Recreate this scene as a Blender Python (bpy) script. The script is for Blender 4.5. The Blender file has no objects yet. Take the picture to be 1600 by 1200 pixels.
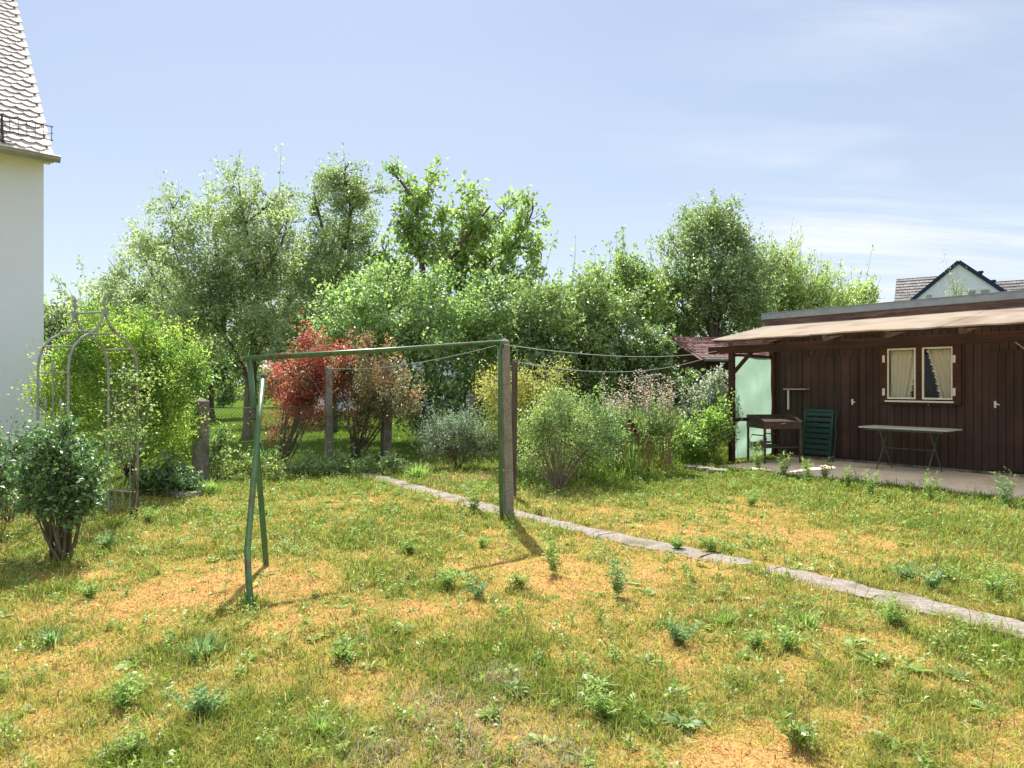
import bpy, math, random
import numpy as np
from mathutils import Vector, Matrix, noise as mnoise

random.seed(7)
RNG = np.random.default_rng(11)
scene = bpy.context.scene
COL = scene.collection
F = 1066.67      # focal length in photograph pixels
EYE = 1.5

# ------------------------------------------------------------------ helpers
def P(px, py, Z):
    """point seen at pixel (px,py) standing Z metres ahead"""
    return Vector(((px - 800) / F * Z, Z, EYE + (600 - py) / F * Z))

def G(px, py):
    Z = EYE * F / (py - 600)
    return Vector(((px - 800) / F * Z, Z, 0.0))

def link(o):
    COL.objects.link(o)
    return o

def tag(o, label=None, cat=None, group=None, kind=None):
    if label: o["label"] = label
    if cat: o["category"] = cat
    if group: o["group"] = group
    if kind: o["kind"] = kind
    return o

def thing(name, loc, label, cat, rz=0.0, group=None):
    o = bpy.data.objects.new(name, None)
    o.empty_display_size = 0.2
    link(o)
    o.location = loc
    o.rotation_euler = (0, 0, rz)
    return tag(o, label, cat, group)

class MB:
    """collects boxes, tubes, strips; build() links them as one mesh object"""
    def __init__(self): self.v = []; self.f = []
    def add(self, vs, fs):
        n = len(self.v)
        self.v += [tuple(p) for p in vs]
        self.f += [tuple(i + n for i in f) for f in fs]
        return self
    def box(self, c, s, rot=None, bev=0.0):
        hx, hy, hz = s[0] / 2, s[1] / 2, s[2] / 2
        c = Vector(c)
        if bev <= 0:
            vs = [Vector((x, y, z)) for z in (-hz, hz) for y in (-hy, hy) for x in (-hx, hx)]
            fs = [(0, 2, 3, 1), (4, 5, 7, 6), (0, 1, 5, 4), (2, 6, 7, 3), (0, 4, 6, 2), (1, 3, 7, 5)]
        else:
            b = min(bev, hx * .9, hy * .9, hz * .9)
            vs = []; 
            rings = [(-hz, b), (-hz + b, 0), (hz - b, 0), (hz, b)]
            for z, ins in rings:
                X, Y = hx - ins, hy - ins
                vs += [Vector((-X, -Y + (b if ins == 0 else 0), z)), Vector((-X + (b if ins == 0 else 0), -Y, z)),
                       Vector((X - (b if ins == 0 else 0), -Y, z)), Vector((X, -Y + (b if ins == 0 else 0), z)),
                       Vector((X, Y - (b if ins == 0 else 0), z)), Vector((X - (b if ins == 0 else 0), Y, z)),
                       Vector((-X + (b if ins == 0 else 0), Y, z)), Vector((-X, Y - (b if ins == 0 else 0), z))]
            fs = []
            for r in range(3):
                for i in range(8):
                    j = (i + 1) % 8
                    fs.append((r * 8 + i, r * 8 + j, r * 8 + 8 + j, r * 8 + 8 + i))
            fs.append(tuple(range(7, -1, -1))); fs.append(tuple(range(24, 32)))
        if rot is not None:
            R = rot.to_matrix() if hasattr(rot, 'to_matrix') else rot
            vs = [R @ v for v in vs]
        return self.add([v + c for v in vs], fs)
    def bar(self, a, b, w, h, up=(0, 0, 1)):
        a, b = Vector(a), Vector(b); d = (b - a); L = d.length; d.normalize()
        s = d.cross(Vector(up)); 
        if s.length < 1e-4: s = d.cross(Vector((0, 1, 0)))
        s.normalize(); u = s.cross(d)
        vs = [p + s * (w / 2 * i) + u * (h / 2 * j) for p in (a, b) for i, j in ((-1, -1), (1, -1), (1, 1), (-1, 1))]
        return self.add(vs, [(0, 1, 2, 3), (7, 6, 5, 4), (0, 4, 5, 1), (1, 5, 6, 2), (2, 6, 7, 3), (3, 7, 4, 0)])
    def tube(self, pts, r, n=8, cap=True):
        pts = [Vector(p) for p in pts]
        rs = [r] * len(pts) if not hasattr(r, '__len__') else r
        d0 = (pts[1] - pts[0]).normalized()
        s = d0.cross(Vector((0.13, 0.31, 0.94)))
        if s.length < 1e-3: s = d0.cross(Vector((1, 0, 0)))
        s.normalize()
        base = len(self.v); m = len(pts)
        for i, p in enumerate(pts):
            d = (pts[min(i + 1, m - 1)] - pts[max(i - 1, 0)])
            if d.length < 1e-6: d = d0
            d.normalize()
            s = (s - d * s.dot(d)); s.normalize(); u = d.cross(s)
            for k in range(n):
                a = 2 * math.pi * k / n
                self.v.append(tuple(p + (s * math.cos(a) + u * math.sin(a)) * rs[i]))
        for i in range(m - 1):
            for k in range(n):
                k2 = (k + 1) % n
                self.f.append((base + i * n + k, base + i * n + k2, base + (i + 1) * n + k2, base + (i + 1) * n + k))
        if cap:
            self.f.append(tuple(base + k for k in range(n - 1, -1, -1)))
            self.f.append(tuple(base + (m - 1) * n + k for k in range(n)))
        return self
    def prism(self, poly, a, b):
        """poly: list of 3D points, extruded from offset a to offset b (vectors)"""
        a, b = Vector(a), Vector(b); n = len(poly)
        vs = [Vector(p) + a for p in poly] + [Vector(p) + b for p in poly]
        fs = [tuple(range(n - 1, -1, -1)), tuple(range(n, 2 * n))]
        fs += [(i, (i + 1) % n, n + (i + 1) % n, n + i) for i in range(n)]
        return self.add(vs, fs)
    def grid(self, fn, nu, nv, thick=None):
        base = len(self.v)
        for i in range(nu + 1):
            for j in range(nv + 1):
                self.v.append(tuple(fn(i / nu, j / nv)))
        for i in range(nu):
            for j in range(nv):
                a = base + i * (nv + 1) + j
                self.f.append((a, a + 1, a + nv + 2, a + nv + 1))
        return self
    def build(self, name, mat, parent=None, off=(0, 0, 0), smooth=False):
        me = bpy.data.meshes.new(name)
        o = Vector(off)
        me.from_pydata([tuple(Vector(v) - o) for v in self.v] if o.length else self.v, [], self.f)
        me.validate()
        import bmesh
        bm = bmesh.new(); bm.from_mesh(me)
        bmesh.ops.recalc_face_normals(bm, faces=bm.faces)
        bm.to_mesh(me); bm.free()
        if smooth:
            me.shade_smooth()
        me.materials.append(mat)
        ob = link(bpy.data.objects.new(name, me))
        if parent is not None: ob.parent = parent
        return ob

def np_mesh(name, verts, quads, tris, mat, parent=None, off=None, color=None):
    verts = np.asarray(verts, np.float32)
    if off is not None: verts = verts - np.asarray(off, np.float32)
    q = np.asarray(quads, np.int32).reshape(-1, 4) if quads is not None else np.zeros((0, 4), np.int32)
    t = np.asarray(tris, np.int32).reshape(-1, 3) if tris is not None else np.zeros((0, 3), np.int32)
    me = bpy.data.meshes.new(name)
    me.vertices.add(len(verts)); me.vertices.foreach_set("co", verts.ravel())
    nl = q.size + t.size
    me.loops.add(nl)
    me.loops.foreach_set("vertex_index", np.concatenate([q.ravel(), t.ravel()]).astype(np.int32))
    me.polygons.add(len(q) + len(t))
    starts = np.concatenate([np.arange(len(q)) * 4, q.size + np.arange(len(t)) * 3]).astype(np.int32)
    me.polygons.foreach_set("loop_start", starts)
    me.update(calc_edges=True)
    if color is not None:
        at = me.color_attributes.new("Col", 'FLOAT_COLOR', 'POINT')
        c = np.ones((len(verts), 4), np.float32); c[:, :3] = color
        at.data.foreach_set("color", c.ravel())
    me.materials.append(mat)
    ob = link(bpy.data.objects.new(name, me))
    if parent is not None: ob.parent = parent
    return ob

# value noise on numpy arrays
def _hash(ix, iy, seed):
    h = np.sin(ix * 127.1 + iy * 311.7 + seed * 74.7) * 43758.5453
    return h - np.floor(h)
def vnoise(x, y, seed):
    ix, iy = np.floor(x), np.floor(y); fx, fy = x - ix, y - iy
    fx = fx * fx * (3 - 2 * fx); fy = fy * fy * (3 - 2 * fy)
    a, b = _hash(ix, iy, seed), _hash(ix + 1, iy, seed)
    c, d = _hash(ix, iy + 1, seed), _hash(ix + 1, iy + 1, seed)
    return (a + (b - a) * fx) * (1 - fy) + (c + (d - c) * fx) * fy
def fbm(x, y, scale, seed, oct=4):
    s = 0; amp = .5; tot = 0
    for o in range(oct):
        s = s + amp * vnoise(x / scale * 2 ** o + 17.3 * o, y / scale * 2 ** o - 9.1 * o, seed + o)
        tot += amp; amp *= .55
    return s / tot
def sstep(a, b, x):
    t = np.clip((x - a) / (b - a), 0, 1); return t * t * (3 - 2 * t)

# ------------------------------------------------------------------ materials
def new_mat(name):
    m = bpy.data.materials.new(name); m.use_nodes = True
    nt = m.node_tree; nt.nodes.clear()
    out = nt.nodes.new('ShaderNodeOutputMaterial')
    return m, nt, out
def N(nt, t, **kw):
    n = nt.nodes.new(t)
    for k, v in kw.items(): setattr(n, k, v)
    return n
def ramp(nt, stops):
    r = N(nt, 'ShaderNodeValToRGB'); e = r.color_ramp.elements
    while len(e) < len(stops): e.new(0.5)
    for i, (p, c) in enumerate(stops):
        e[i].position = p; e[i].color = (c[0], c[1], c[2], 1)
    return r

def surf(name, c1, c2, scale=6, stretch=(1, 1, 1), rough=.8, bump=.2, bscale=None, metal=0, spec=.3, detail=6, c3=None, c3scale=1.2, c3lo=.5, c3hi=.65, island=0):
    """two-tone noisy surface with bump and optional large stains"""
    m, nt, out = new_mat(name); L = nt.links.new
    bs = N(nt, 'ShaderNodeBsdfPrincipled')
    bs.inputs['Roughness'].default_value = rough; bs.inputs['Metallic'].default_value = metal
    bs.inputs['Specular IOR Level'].default_value = spec
    tc = N(nt, 'ShaderNodeTexCoord'); mp = N(nt, 'ShaderNodeMapping'); mp.inputs['Scale'].default_value = stretch
    L(tc.outputs['Object'], mp.inputs['Vector'])
    nz = N(nt, 'ShaderNodeTexNoise'); nz.inputs['Scale'].default_value = scale; nz.inputs['Detail'].default_value = detail
    nz.inputs['Roughness'].default_value = .65
    L(mp.outputs[0], nz.inputs['Vector'])
    rp = ramp(nt, [(.3, c1), (.7, c2)])
    L(nz.outputs['Fac'], rp.inputs[0])
    colr = rp.outputs[0]
    if c3:
        n3 = N(nt, 'ShaderNodeTexNoise'); n3.inputs['Scale'].default_value = c3scale; n3.inputs['Detail'].default_value = 5
        L(tc.outputs['Object'], n3.inputs['Vector'])
        r3 = ramp(nt, [(c3lo, (0, 0, 0)), (c3hi, (1, 1, 1))]); L(n3.outputs['Fac'], r3.inputs[0])
        mx = N(nt, 'ShaderNodeMixRGB'); L(r3.outputs[0], mx.inputs[0]); L(colr, mx.inputs[1]); mx.inputs[2].default_value = (*c3, 1)
        colr = mx.outputs[0]
    if island:      # every plank has its own weathering
        ge = N(nt, 'ShaderNodeNewGeometry'); mr = N(nt, 'ShaderNodeMapRange'); L(ge.outputs['Random Per Island'], mr.inputs[0]); mr.inputs[3].default_value = 1 - island; mr.inputs[4].default_value = 1 + island
        mi = N(nt, 'ShaderNodeMixRGB', blend_type='MULTIPLY'); mi.inputs[0].default_value = 1; L(colr, mi.inputs[1]); L(mr.outputs[0], mi.inputs[2]); colr = mi.outputs[0]
    L(colr, bs.inputs['Base Color'])
    if bump:
        nb = N(nt, 'ShaderNodeTexNoise'); nb.inputs['Scale'].default_value = bscale or scale * 3; nb.inputs['Detail'].default_value = 4
        L(mp.outputs[0], nb.inputs['Vector'])
        bp = N(nt, 'ShaderNodeBump'); bp.inputs['Strength'].default_value = bump; bp.inputs['Distance'].default_value = .01
        L(nb.outputs['Fac'], bp.inputs['Height']); L(bp.outputs[0], bs.inputs['Normal'])
    L(bs.outputs[0], out.inputs[0])
    return m

def leaf_mat(name, cols, trans=.45, gloss=.05, patch=None, k=2.2, pscale=.9, plo=.45, phi=.62, rough=.5):
    """leaf colours vary leaf by leaf; patch = second set of colours in clumps"""
    m, nt, out = new_mat(name); L = nt.links.new
    def tone(c):
        y = .3 * c[0] + .6 * c[1] + .1 * c[2]
        return tuple(min(.62, (q * .95 + y * .05) * k) for q in c)
    cols = [tone(c) for c in cols]
    if patch: patch = [tone(c) for c in patch]
    trans = min(.62, trans + .1); gloss *= 1.7
    ge = N(nt, 'ShaderNodeNewGeometry')
    rp = ramp(nt, [(i / max(1, len(cols) - 1), c) for i, c in enumerate(cols)])
    L(ge.outputs['Random Per Island'], rp.inputs[0])
    c = rp.outputs[0]
    if patch:
        tc = N(nt, 'ShaderNodeTexCoord'); nz = N(nt, 'ShaderNodeTexNoise'); nz.inputs['Scale'].default_value = pscale; nz.inputs['Detail'].default_value = 3
        L(tc.outputs['Object'], nz.inputs['Vector'])
        pr = ramp(nt, [(plo, (0, 0, 0)), (phi, (1, 1, 1))]); L(nz.outputs['Fac'], pr.inputs[0])
        r2 = ramp(nt, [(i / max(1, len(patch) - 1), q) for i, q in enumerate(patch)]); L(ge.outputs['Random Per Island'], r2.inputs[0])
        mx = N(nt, 'ShaderNodeMixRGB'); L(pr.outputs[0], mx.inputs[0]); L(c, mx.inputs[1]); L(r2.outputs[0], mx.inputs[2])
        c = mx.outputs[0]
    df = N(nt, 'ShaderNodeBsdfDiffuse'); tr = N(nt, 'ShaderNodeBsdfTranslucent'); gl = N(nt, 'ShaderNodeBsdfGlossy')
    gl.inputs['Roughness'].default_value = rough; gl.inputs['Color'].default_value = (.9, .95, .9, 1)
    hs = N(nt, 'ShaderNodeHueSaturation'); hs.inputs['Saturation'].default_value = 1.08; hs.inputs['Value'].default_value = 1.25; hs.inputs['Hue'].default_value = .512
    L(c, df.inputs[0]); L(c, hs.inputs['Color']); L(hs.outputs[0], tr.inputs[0])
    a = N(nt, 'ShaderNodeMixShader'); a.inputs[0].default_value = trans; L(df.outputs[0], a.inputs[1]); L(tr.outputs[0], a.inputs[2])
    b = N(nt, 'ShaderNodeMixShader'); b.inputs[0].default_value = gloss; L(a.outputs[0], b.inputs[1]); L(gl.outputs[0], b.inputs[2])
    L(b.outputs[0], out.inputs[0])
    return m

def col_mat(name, trans=.3, gloss=.0, fine=0):
    """colour read from the mesh's own per-blade colour"""
    m, nt, out = new_mat(name); L = nt.links.new
    at = N(nt, 'ShaderNodeVertexColor'); at.layer_name = "Col"
    c = at.outputs[0]
    if fine:
        tc = N(nt, 'ShaderNodeTexCoord'); nz = N(nt, 'ShaderNodeTexNoise'); nz.inputs['Scale'].default_value = fine; nz.inputs['Detail'].default_value = 6; nz.inputs['Roughness'].default_value = .7
        L(tc.outputs['Object'], nz.inputs['Vector'])
        rp = ramp(nt, [(.25, (.45, .45, .45)), (.75, (1.35, 1.3, 1.2))]); L(nz.outputs['Fac'], rp.inputs[0])
        mx = N(nt, 'ShaderNodeMixRGB', blend_type='MULTIPLY'); mx.inputs[0].default_value = 1; L(c, mx.inputs[1]); L(rp.outputs[0], mx.inputs[2]); c = mx.outputs[0]
    df = N(nt, 'ShaderNodeBsdfDiffuse'); L(c, df.inputs[0])
    if fine:
        bp = N(nt, 'ShaderNodeBump'); bp.inputs['Strength'].default_value = .6; bp.inputs['Distance'].default_value = .02
        L(nz.outputs['Fac'], bp.inputs['Height']); L(bp.outputs[0], df.inputs['Normal'])
    sh = df.outputs[0]
    if trans:
        tr = N(nt, 'ShaderNodeBsdfTranslucent'); L(c, tr.inputs[0])
        a = N(nt, 'ShaderNodeMixShader'); a.inputs[0].default_value = trans; L(sh, a.inputs[1]); L(tr.outputs[0], a.inputs[2]); sh = a.outputs[0]
    if gloss:
        gl = N(nt, 'ShaderNodeBsdfGlossy'); gl.inputs['Roughness'].default_value = .45
        b = N(nt, 'ShaderNodeMixShader'); b.inputs[0].default_value = gloss; L(sh, b.inputs[1]); L(gl.outputs[0], b.inputs[2]); sh = b.outputs[0]
    L(sh, out.inputs[0])
    return m

M = {}
M['bark'] = surf('bark', (.075, .058, .045), (.19, .155, .125), 14, (1, 1, .25), .9, .6)
M['bark_grey'] = surf('bark_grey', (.10, .085, .07), (.24, .21, .17), 16, (1, 1, .3), .9, .6)
M['stem'] = surf('stem', (.10, .075, .05), (.22, .17, .11), 20, (1, 1, .4), .9, .3)
M['render_white'] = surf('render_white', (.78, .82, .93), (.82, .86, .95), 1.2, (1, 1, 1), .9, .15, 180, c3=(.72, .75, .83), c3scale=.5, c3lo=.55, c3hi=.8)
M['roof_tile'] = surf('roof_tile', (.42, .35, .33), (.66, .59, .56), 5, (1, 1, 1), .4, .15, 60, spec=.55, island=.18)
M['zinc'] = surf('zinc', (.30, .30, .30), (.46, .46, .45), 8, (1, 1, 1), .45, .05, metal=.5)
M['iron'] = surf('iron', (.04, .04, .04), (.08, .075, .07), 20, rough=.6, bump=.1)
M['hut_wood'] = surf('hut_wood', (.034, .020, .0175), (.064, .036, .030), 9, (1, 1, .12), .7, .3, c3=(.078, .042, .034), c3scale=1.5, c3lo=.5, c3hi=.75, island=.22)
M['hut_beam'] = surf('hut_beam', (.034, .014, .009), (.080, .032, .020), 10, (.2, 1, 1), .7, .4)
M['fascia'] = surf('fascia', (.07, .042, .034), (.26, .165, .13), 10, (.3, 1, 2.5), .85, .5)
M['canopy_felt'] = surf('canopy_felt', (.38, .29, .24), (.52, .41, .34), 3, (1, 1, 1), .85, .3, 60, c3=(.46, .36, .24), c3scale=.8, c3lo=.45, c3hi=.7)
M['flashing'] = surf('flashing', (.26, .28, .29), (.38, .41, .42), 6, (1, 1, 1), .5, .05, metal=.3)
M['concrete'] = surf('concrete', (.15, .125, .095), (.40, .36, .30), 60, (1, 1, 1), .92, .6, 120, c3=(.16, .15, .10), c3scale=4, c3lo=.52, c3hi=.75)
M['concrete_dark'] = surf('concrete_dark', (.14, .11, .095), (.34, .29, .26), 30, (1, 1, .6), .92, .6, 90, c3=(.08, .08, .05), c3scale=5, c3lo=.45, c3hi=.7)
M['slab'] = surf('slab', (.15, .125, .105), (.34, .30, .26), 30, (1, 1, 1), .92, 1.0, 45, c3=(.12, .10, .055), c3scale=3.5, c3lo=.5, c3hi=.7)
M['patio'] = surf('patio', (.66, .56, .42), (.76, .67, .53), 6, (1, 1, 1), .9, .3, 80, c3=(.52, .42, .30), c3scale=1.6, c3lo=.5, c3hi=.75)
M['green_paint'] = surf('green_paint', (.036, .10, .024), (.075, .17, .048), 25, (1, 1, .3), .42, .15, 60, spec=.5, c3=(.09, .055, .025), c3scale=9, c3lo=.58, c3hi=.66)
M['green_metal'] = surf('green_metal', (.06, .085, .055), (.11, .14, .10), 20, rough=.5, bump=.1)
M['green_plastic'] = surf('green_plastic', (.006, .045, .038), (.012, .065, .055), 8, rough=.4, bump=.02, spec=.5)
M['galv'] = surf('galv', (.24, .24, .235), (.44, .44, .42), 15, (1, 1, .4), .5, .15, metal=.2, c3=(.24, .17, .11), c3scale=6, c3lo=.62, c3hi=.72)
M['wire'] = surf('wire', (.34, .40, .35), (.48, .54, .48), 10, rough=.5, bump=0)
M['fence_wire'] = surf('fence_wire', (.06, .11, .07), (.12, .17, .12), 10, rough=.5, bump=0)
M['grill_metal'] = surf('grill_metal', (.035, .025, .02), (.10, .065, .05), 14, rough=.65, bump=.3, c3=(.13, .06, .03), c3scale=5, c3lo=.55, c3hi=.7)
M['grill_tray'] = surf('grill_tray', (.34, .29, .24), (.50, .44, .37), 8, rough=.6, bump=.2)
M['table_top'] = surf('table_top', (.46, .50, .45), (.58, .62, .56), 6, rough=.5, bump=.05)
M['white_paint'] = surf('white_paint', (.70, .68, .62), (.82, .80, .75), 12, rough=.55, bump=.1)
M['dark'] = surf('dark', (.012, .009, .008), (.02, .015, .012), 5, rough=.9, bump=0)
M['curtain'] = surf('curtain', (.88, .83, .72), (.93, .89, .80), 30, (1, 1, .3), .9, .2)
M['red_tile'] = surf('red_tile', (.12, .035, .03), (.24, .085, .07), 7, (1, 1, 1), .75, .4, 30)
M['dark_tile'] = surf('dark_tile', (.10, .085, .08), (.19, .165, .155), 3, rough=.7, bump=.2)
M['brown_boards'] = surf('brown_boards', (.05, .02, .014), (.12, .05, .035), 8, (1, 1, .2), .8, .3)
M['blue_trim'] = surf('blue_trim', (.012, .02, .06), (.02, .03, .085), 5, rough=.5, bump=0)
M['bluewhite'] = surf('bluewhite', (.76, .81, .92), (.80, .85, .94), 1, rough=.9, bump=0)
M['dark_post'] = surf('dark_post', (.05, .038, .03), (.15, .115, .09), 14, (1, 1, .2), .9, .5)
M['soil'] = surf('soil', (.10, .06, .035), (.20, .13, .08), 14, rough=.95, bump=.8, bscale=40)

def glass_mat():
    m, nt, out = new_mat('window_glass'); L = nt.links.new
    t = N(nt, 'ShaderNodeBsdfTransparent'); t.inputs[0].default_value = (.99, .99, .99, 1)
    g = N(nt, 'ShaderNodeBsdfGlossy'); g.inputs['Roughness'].default_value = .02
    fr = N(nt, 'ShaderNodeFresnel'); fr.inputs['IOR'].default_value = 1.45
    mx = N(nt, 'ShaderNodeMixShader'); L(fr.outputs[0], mx.inputs[0]); L(t.outputs[0], mx.inputs[1]); L(g.outputs[0], mx.inputs[2])
    L(mx.outputs[0], out.inputs[0]); return m
M['glass'] = glass_mat()
def sheet_mat():
    m, nt, out = new_mat('green_sheet'); L = nt.links.new
    tc = N(nt, 'ShaderNodeTexCoord'); nz = N(nt, 'ShaderNodeTexNoise'); nz.inputs['Scale'].default_value = 3; nz.inputs['Detail'].default_value = 5
    L(tc.outputs['Object'], nz.inputs['Vector'])
    rp = ramp(nt, [(.3, (.30, .475, .37)), (.7, (.39, .565, .455))]); L(nz.outputs['Fac'], rp.inputs[0])
    d = N(nt, 'ShaderNodeBsdfDiffuse'); t = N(nt, 'ShaderNodeBsdfTranslucent')
    L(rp.outputs[0], d.inputs[0]); L(rp.outputs[0], t.inputs[0])
    mx = N(nt, 'ShaderNodeMixShader'); mx.inputs[0].default_value = .6
    L(d.outputs[0], mx.inputs[1]); L(t.outputs[0], mx.inputs[2]); L(mx.outputs[0], out.inputs[0]); return m
M['sheet'] = sheet_mat()

def tile_mat(name, c1, c2, mort, sc):
    m, nt, out = new_mat(name); L = nt.links.new
    tc = N(nt, 'ShaderNodeTexCoord'); sp = N(nt, 'ShaderNodeSeparateXYZ'); cb = N(nt, 'ShaderNodeCombineXYZ'); L(tc.outputs['Object'], sp.inputs[0]); L(sp.outputs[0], cb.inputs[0]); L(sp.outputs[2], cb.inputs[1])
    bk = N(nt, 'ShaderNodeTexBrick'); L(cb.outputs[0], bk.inputs['Vector']); bk.inputs['Scale'].default_value = sc; bk.inputs['Mortar Size'].default_value = .045; bk.inputs['Mortar Smooth'].default_value = .4
    bk.inputs['Brick Width'].default_value = .55; bk.inputs['Row Height'].default_value = .5; bk.inputs['Color1'].default_value = (*c1, 1); bk.inputs['Color2'].default_value = (*c2, 1); bk.inputs['Mortar'].default_value = (*mort, 1)
    nz = N(nt, 'ShaderNodeTexNoise'); nz.inputs['Scale'].default_value = 2.5; nz.inputs['Detail'].default_value = 6; L(tc.outputs['Object'], nz.inputs['Vector'])
    rp = ramp(nt, [(.3, (.6, .6, .6)), (.7, (1.3, 1.25, 1.2))]); L(nz.outputs['Fac'], rp.inputs[0])
    mx = N(nt, 'ShaderNodeMixRGB', blend_type='MULTIPLY'); mx.inputs[0].default_value = 1; L(bk.outputs['Color'], mx.inputs[1]); L(rp.outputs[0], mx.inputs[2])
    bs = N(nt, 'ShaderNodeBsdfPrincipled'); bs.inputs['Roughness'].default_value = .55; L(mx.outputs[0], bs.inputs['Base Color'])
    bp = N(nt, 'ShaderNodeBump'); bp.inputs['Strength'].default_value = .5; bp.inputs['Distance'].default_value = .03; L(bk.outputs['Fac'], bp.inputs['Height']); bp.invert = True; L(bp.outputs[0], bs.inputs['Normal'])
    L(bs.outputs[0], out.inputs[0]); return m
M['dark_tile'] = tile_mat('grey_tile', (.22, .205, .20), (.30, .28, .27), (.05, .045, .045), 1.9)
M['red_tile'] = tile_mat('weathered_red_tile', (.20, .085, .075), (.30, .14, .12), (.07, .03, .03), 3.2)
def canopy_mat():
    m, nt, out = new_mat('canopy_sheet'); L = nt.links.new
    tc = N(nt, 'ShaderNodeTexCoord'); nz = N(nt, 'ShaderNodeTexNoise'); nz.inputs['Scale'].default_value = 1.1; nz.inputs['Detail'].default_value = 7
    L(tc.outputs['Object'], nz.inputs['Vector'])
    rp = ramp(nt, [(.32, (.46, .36, .29)), (.5, (.66, .56, .47)), (.68, (.60, .47, .31))]); L(nz.outputs['Fac'], rp.inputs[0])
    d = N(nt, 'ShaderNodeBsdfDiffuse'); t = N(nt, 'ShaderNodeBsdfTranslucent'); L(rp.outputs[0], d.inputs[0]); L(rp.outputs[0], t.inputs[0])
    mx = N(nt, 'ShaderNodeMixShader'); mx.inputs[0].default_value = .55
    L(d.outputs[0], mx.inputs[1]); L(t.outputs[0], mx.inputs[2]); L(mx.outputs[0], out.inputs[0]); return m
M['canopy'] = canopy_mat()
# ------------------------------------------------------------------ frames of the two buildings
HC = Vector((5.475, 14.26, 0)); HR = Vector((.614, -.789, 0)).normalized(); HN = Vector((-HR.y * -1, 0, 0))
HN = Vector((HR.y, -HR.x, 0))           # out of the hut's front wall, towards the lawn
H_ANG = math.atan2(HR.y, HR.x)
def hut_world(r, d, h=0.0): return HC + HR * r + HN * d + Vector((0, 0, h))
def hut_r(px, d=0.0):
    k = (px - 800) / F; o = HC + HN * d
    return (k * o.y - o.x) / (HR.x - k * HR.y)
def hut_h(px, py, d=0.0):
    w = hut_world(hut_r(px, d), d); return EYE + (600 - py) / F * w.y

PATH_PTS = [G(560, 738), G(640, 760), G(740, 787), G(850, 815), G(1000, 848), G(1200, 889), G(1400, 936), G(1600, 985), G(1800, 1040), G(2300, 1180), G(3300, 1460)]
def poly_dist(x, y, pts):
    d = np.full(x.shape, 1e9)
    for a, b in zip(pts[:-1], pts[1:]):
        ax, ay, bx, by = a.x, a.y, b.x, b.y
        t = np.clip(((x - ax) * (bx - ax) + (y - ay) * (by - ay)) / ((bx - ax) ** 2 + (by - ay) ** 2), 0, 1)
        d = np.minimum(d, np.hypot(x - ax - t * (bx - ax), y - ay - t * (by - ay)))
    return d
FENCE = [Vector((-7.2, 7.6, 0)), G(313, 755), G(514, 733), G(603, 722), Vector((-.9, 14.6, 0)), Vector((1.6, 16.8, 0))]
def beyond_fence(x, y):
    # signed side of the fence line
    a, b = G(313, 755), G(603, 722)
    return ((b.x - a.x) * (y - a.y) - (b.y - a.y) * (x - a.x)) / math.hypot(b.x - a.x, b.y - a.y)
def hut_d(x, y): return (x - HC.x) * HN.x + (y - HC.y) * HN.y
def hut_rr(x, y): return (x - HC.x) * HR.x + (y - HC.y) * HR.y

# dry (orange) and lush (green) spots of the lawn: pixel, radius in m
DRY = [(430, 915, .55), (480, 985, .35), (650, 945, .5), (900, 905, .55), (1060, 830, .5), (1340, 985, .22), (1400, 1010, .22), (1110, 1150, .25), (1210, 1170, .22),
       (230, 930, .45), (90, 1100, .25), (160, 1150, .2), (600, 1105, .15), (1480, 1060, .25), (880, 970, .35), (560, 1050, .3), (330, 915, .4), (1130, 1180, .25),
       (60, 960, .3), (1030, 1000, .25), (780, 880, .4), (1250, 830, .4), (1400, 850, .3), (30, 1040, .25), (1340, 1130, .18), (800, 1140, .22), (1560, 1130, .2)]
LUSH = [(310, 1010, .3), (535, 1010, .25), (1130, 965, .35), (950, 1090, .35), (770, 1060, .3), (1000, 1110, .3), (130, 925, .35), (90, 1000, .3), (400, 955, .2),
        (330, 1110, .25), (640, 1140, .2), (1500, 1000, .3), (1300, 960, .3), (1240, 780, .9), (1500, 830, .9), (1000, 760, 1.0), (560, 840, .5), (200, 1090, .25), (1240, 1010, .25),
        (1560, 1010, .3), (380, 780, .9), (1080, 740, .9), (40, 830, .8)]
MEADOW = [(1000, 728, .9), (1060, 718, 1.0), (950, 745, .7), (1110, 712, .8)]
def lawn_fields(x, y):
    n1 = fbm(x, y, 1.25, 3, 5); n2 = fbm(x, y, .38, 21, 3)
    dry = (n1 - .5) * 1.5 + (n2 - .5) * 1.5 + (fbm(x, y, .13, 33, 2) - .5) * 1.3 - .20
    for px, py, r in DRY:
        g = G(px, py); dry = dry + .52 * np.exp(-((x - g.x) ** 2 + (y - g.y) ** 2) / (r * r))
    for px, py, r in LUSH:
        g = G(px, py); dry = dry - .4 * np.exp(-((x - g.x) ** 2 + (y - g.y) ** 2) / (r * r))
    dry = dry + (fbm(x, y, .055, 12, 2) - .5) * .9
    dry = dry - .8 * sstep(8.5, 11.5, y)
    dry = dry - 1.6 * sstep(0, .5, beyond_fence(x, y))
    hd = hut_d(x, y); dry = dry - .9 * np.exp(-((hd - 2.7) / .7) ** 2) * (x > 2)
    return dry
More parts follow.
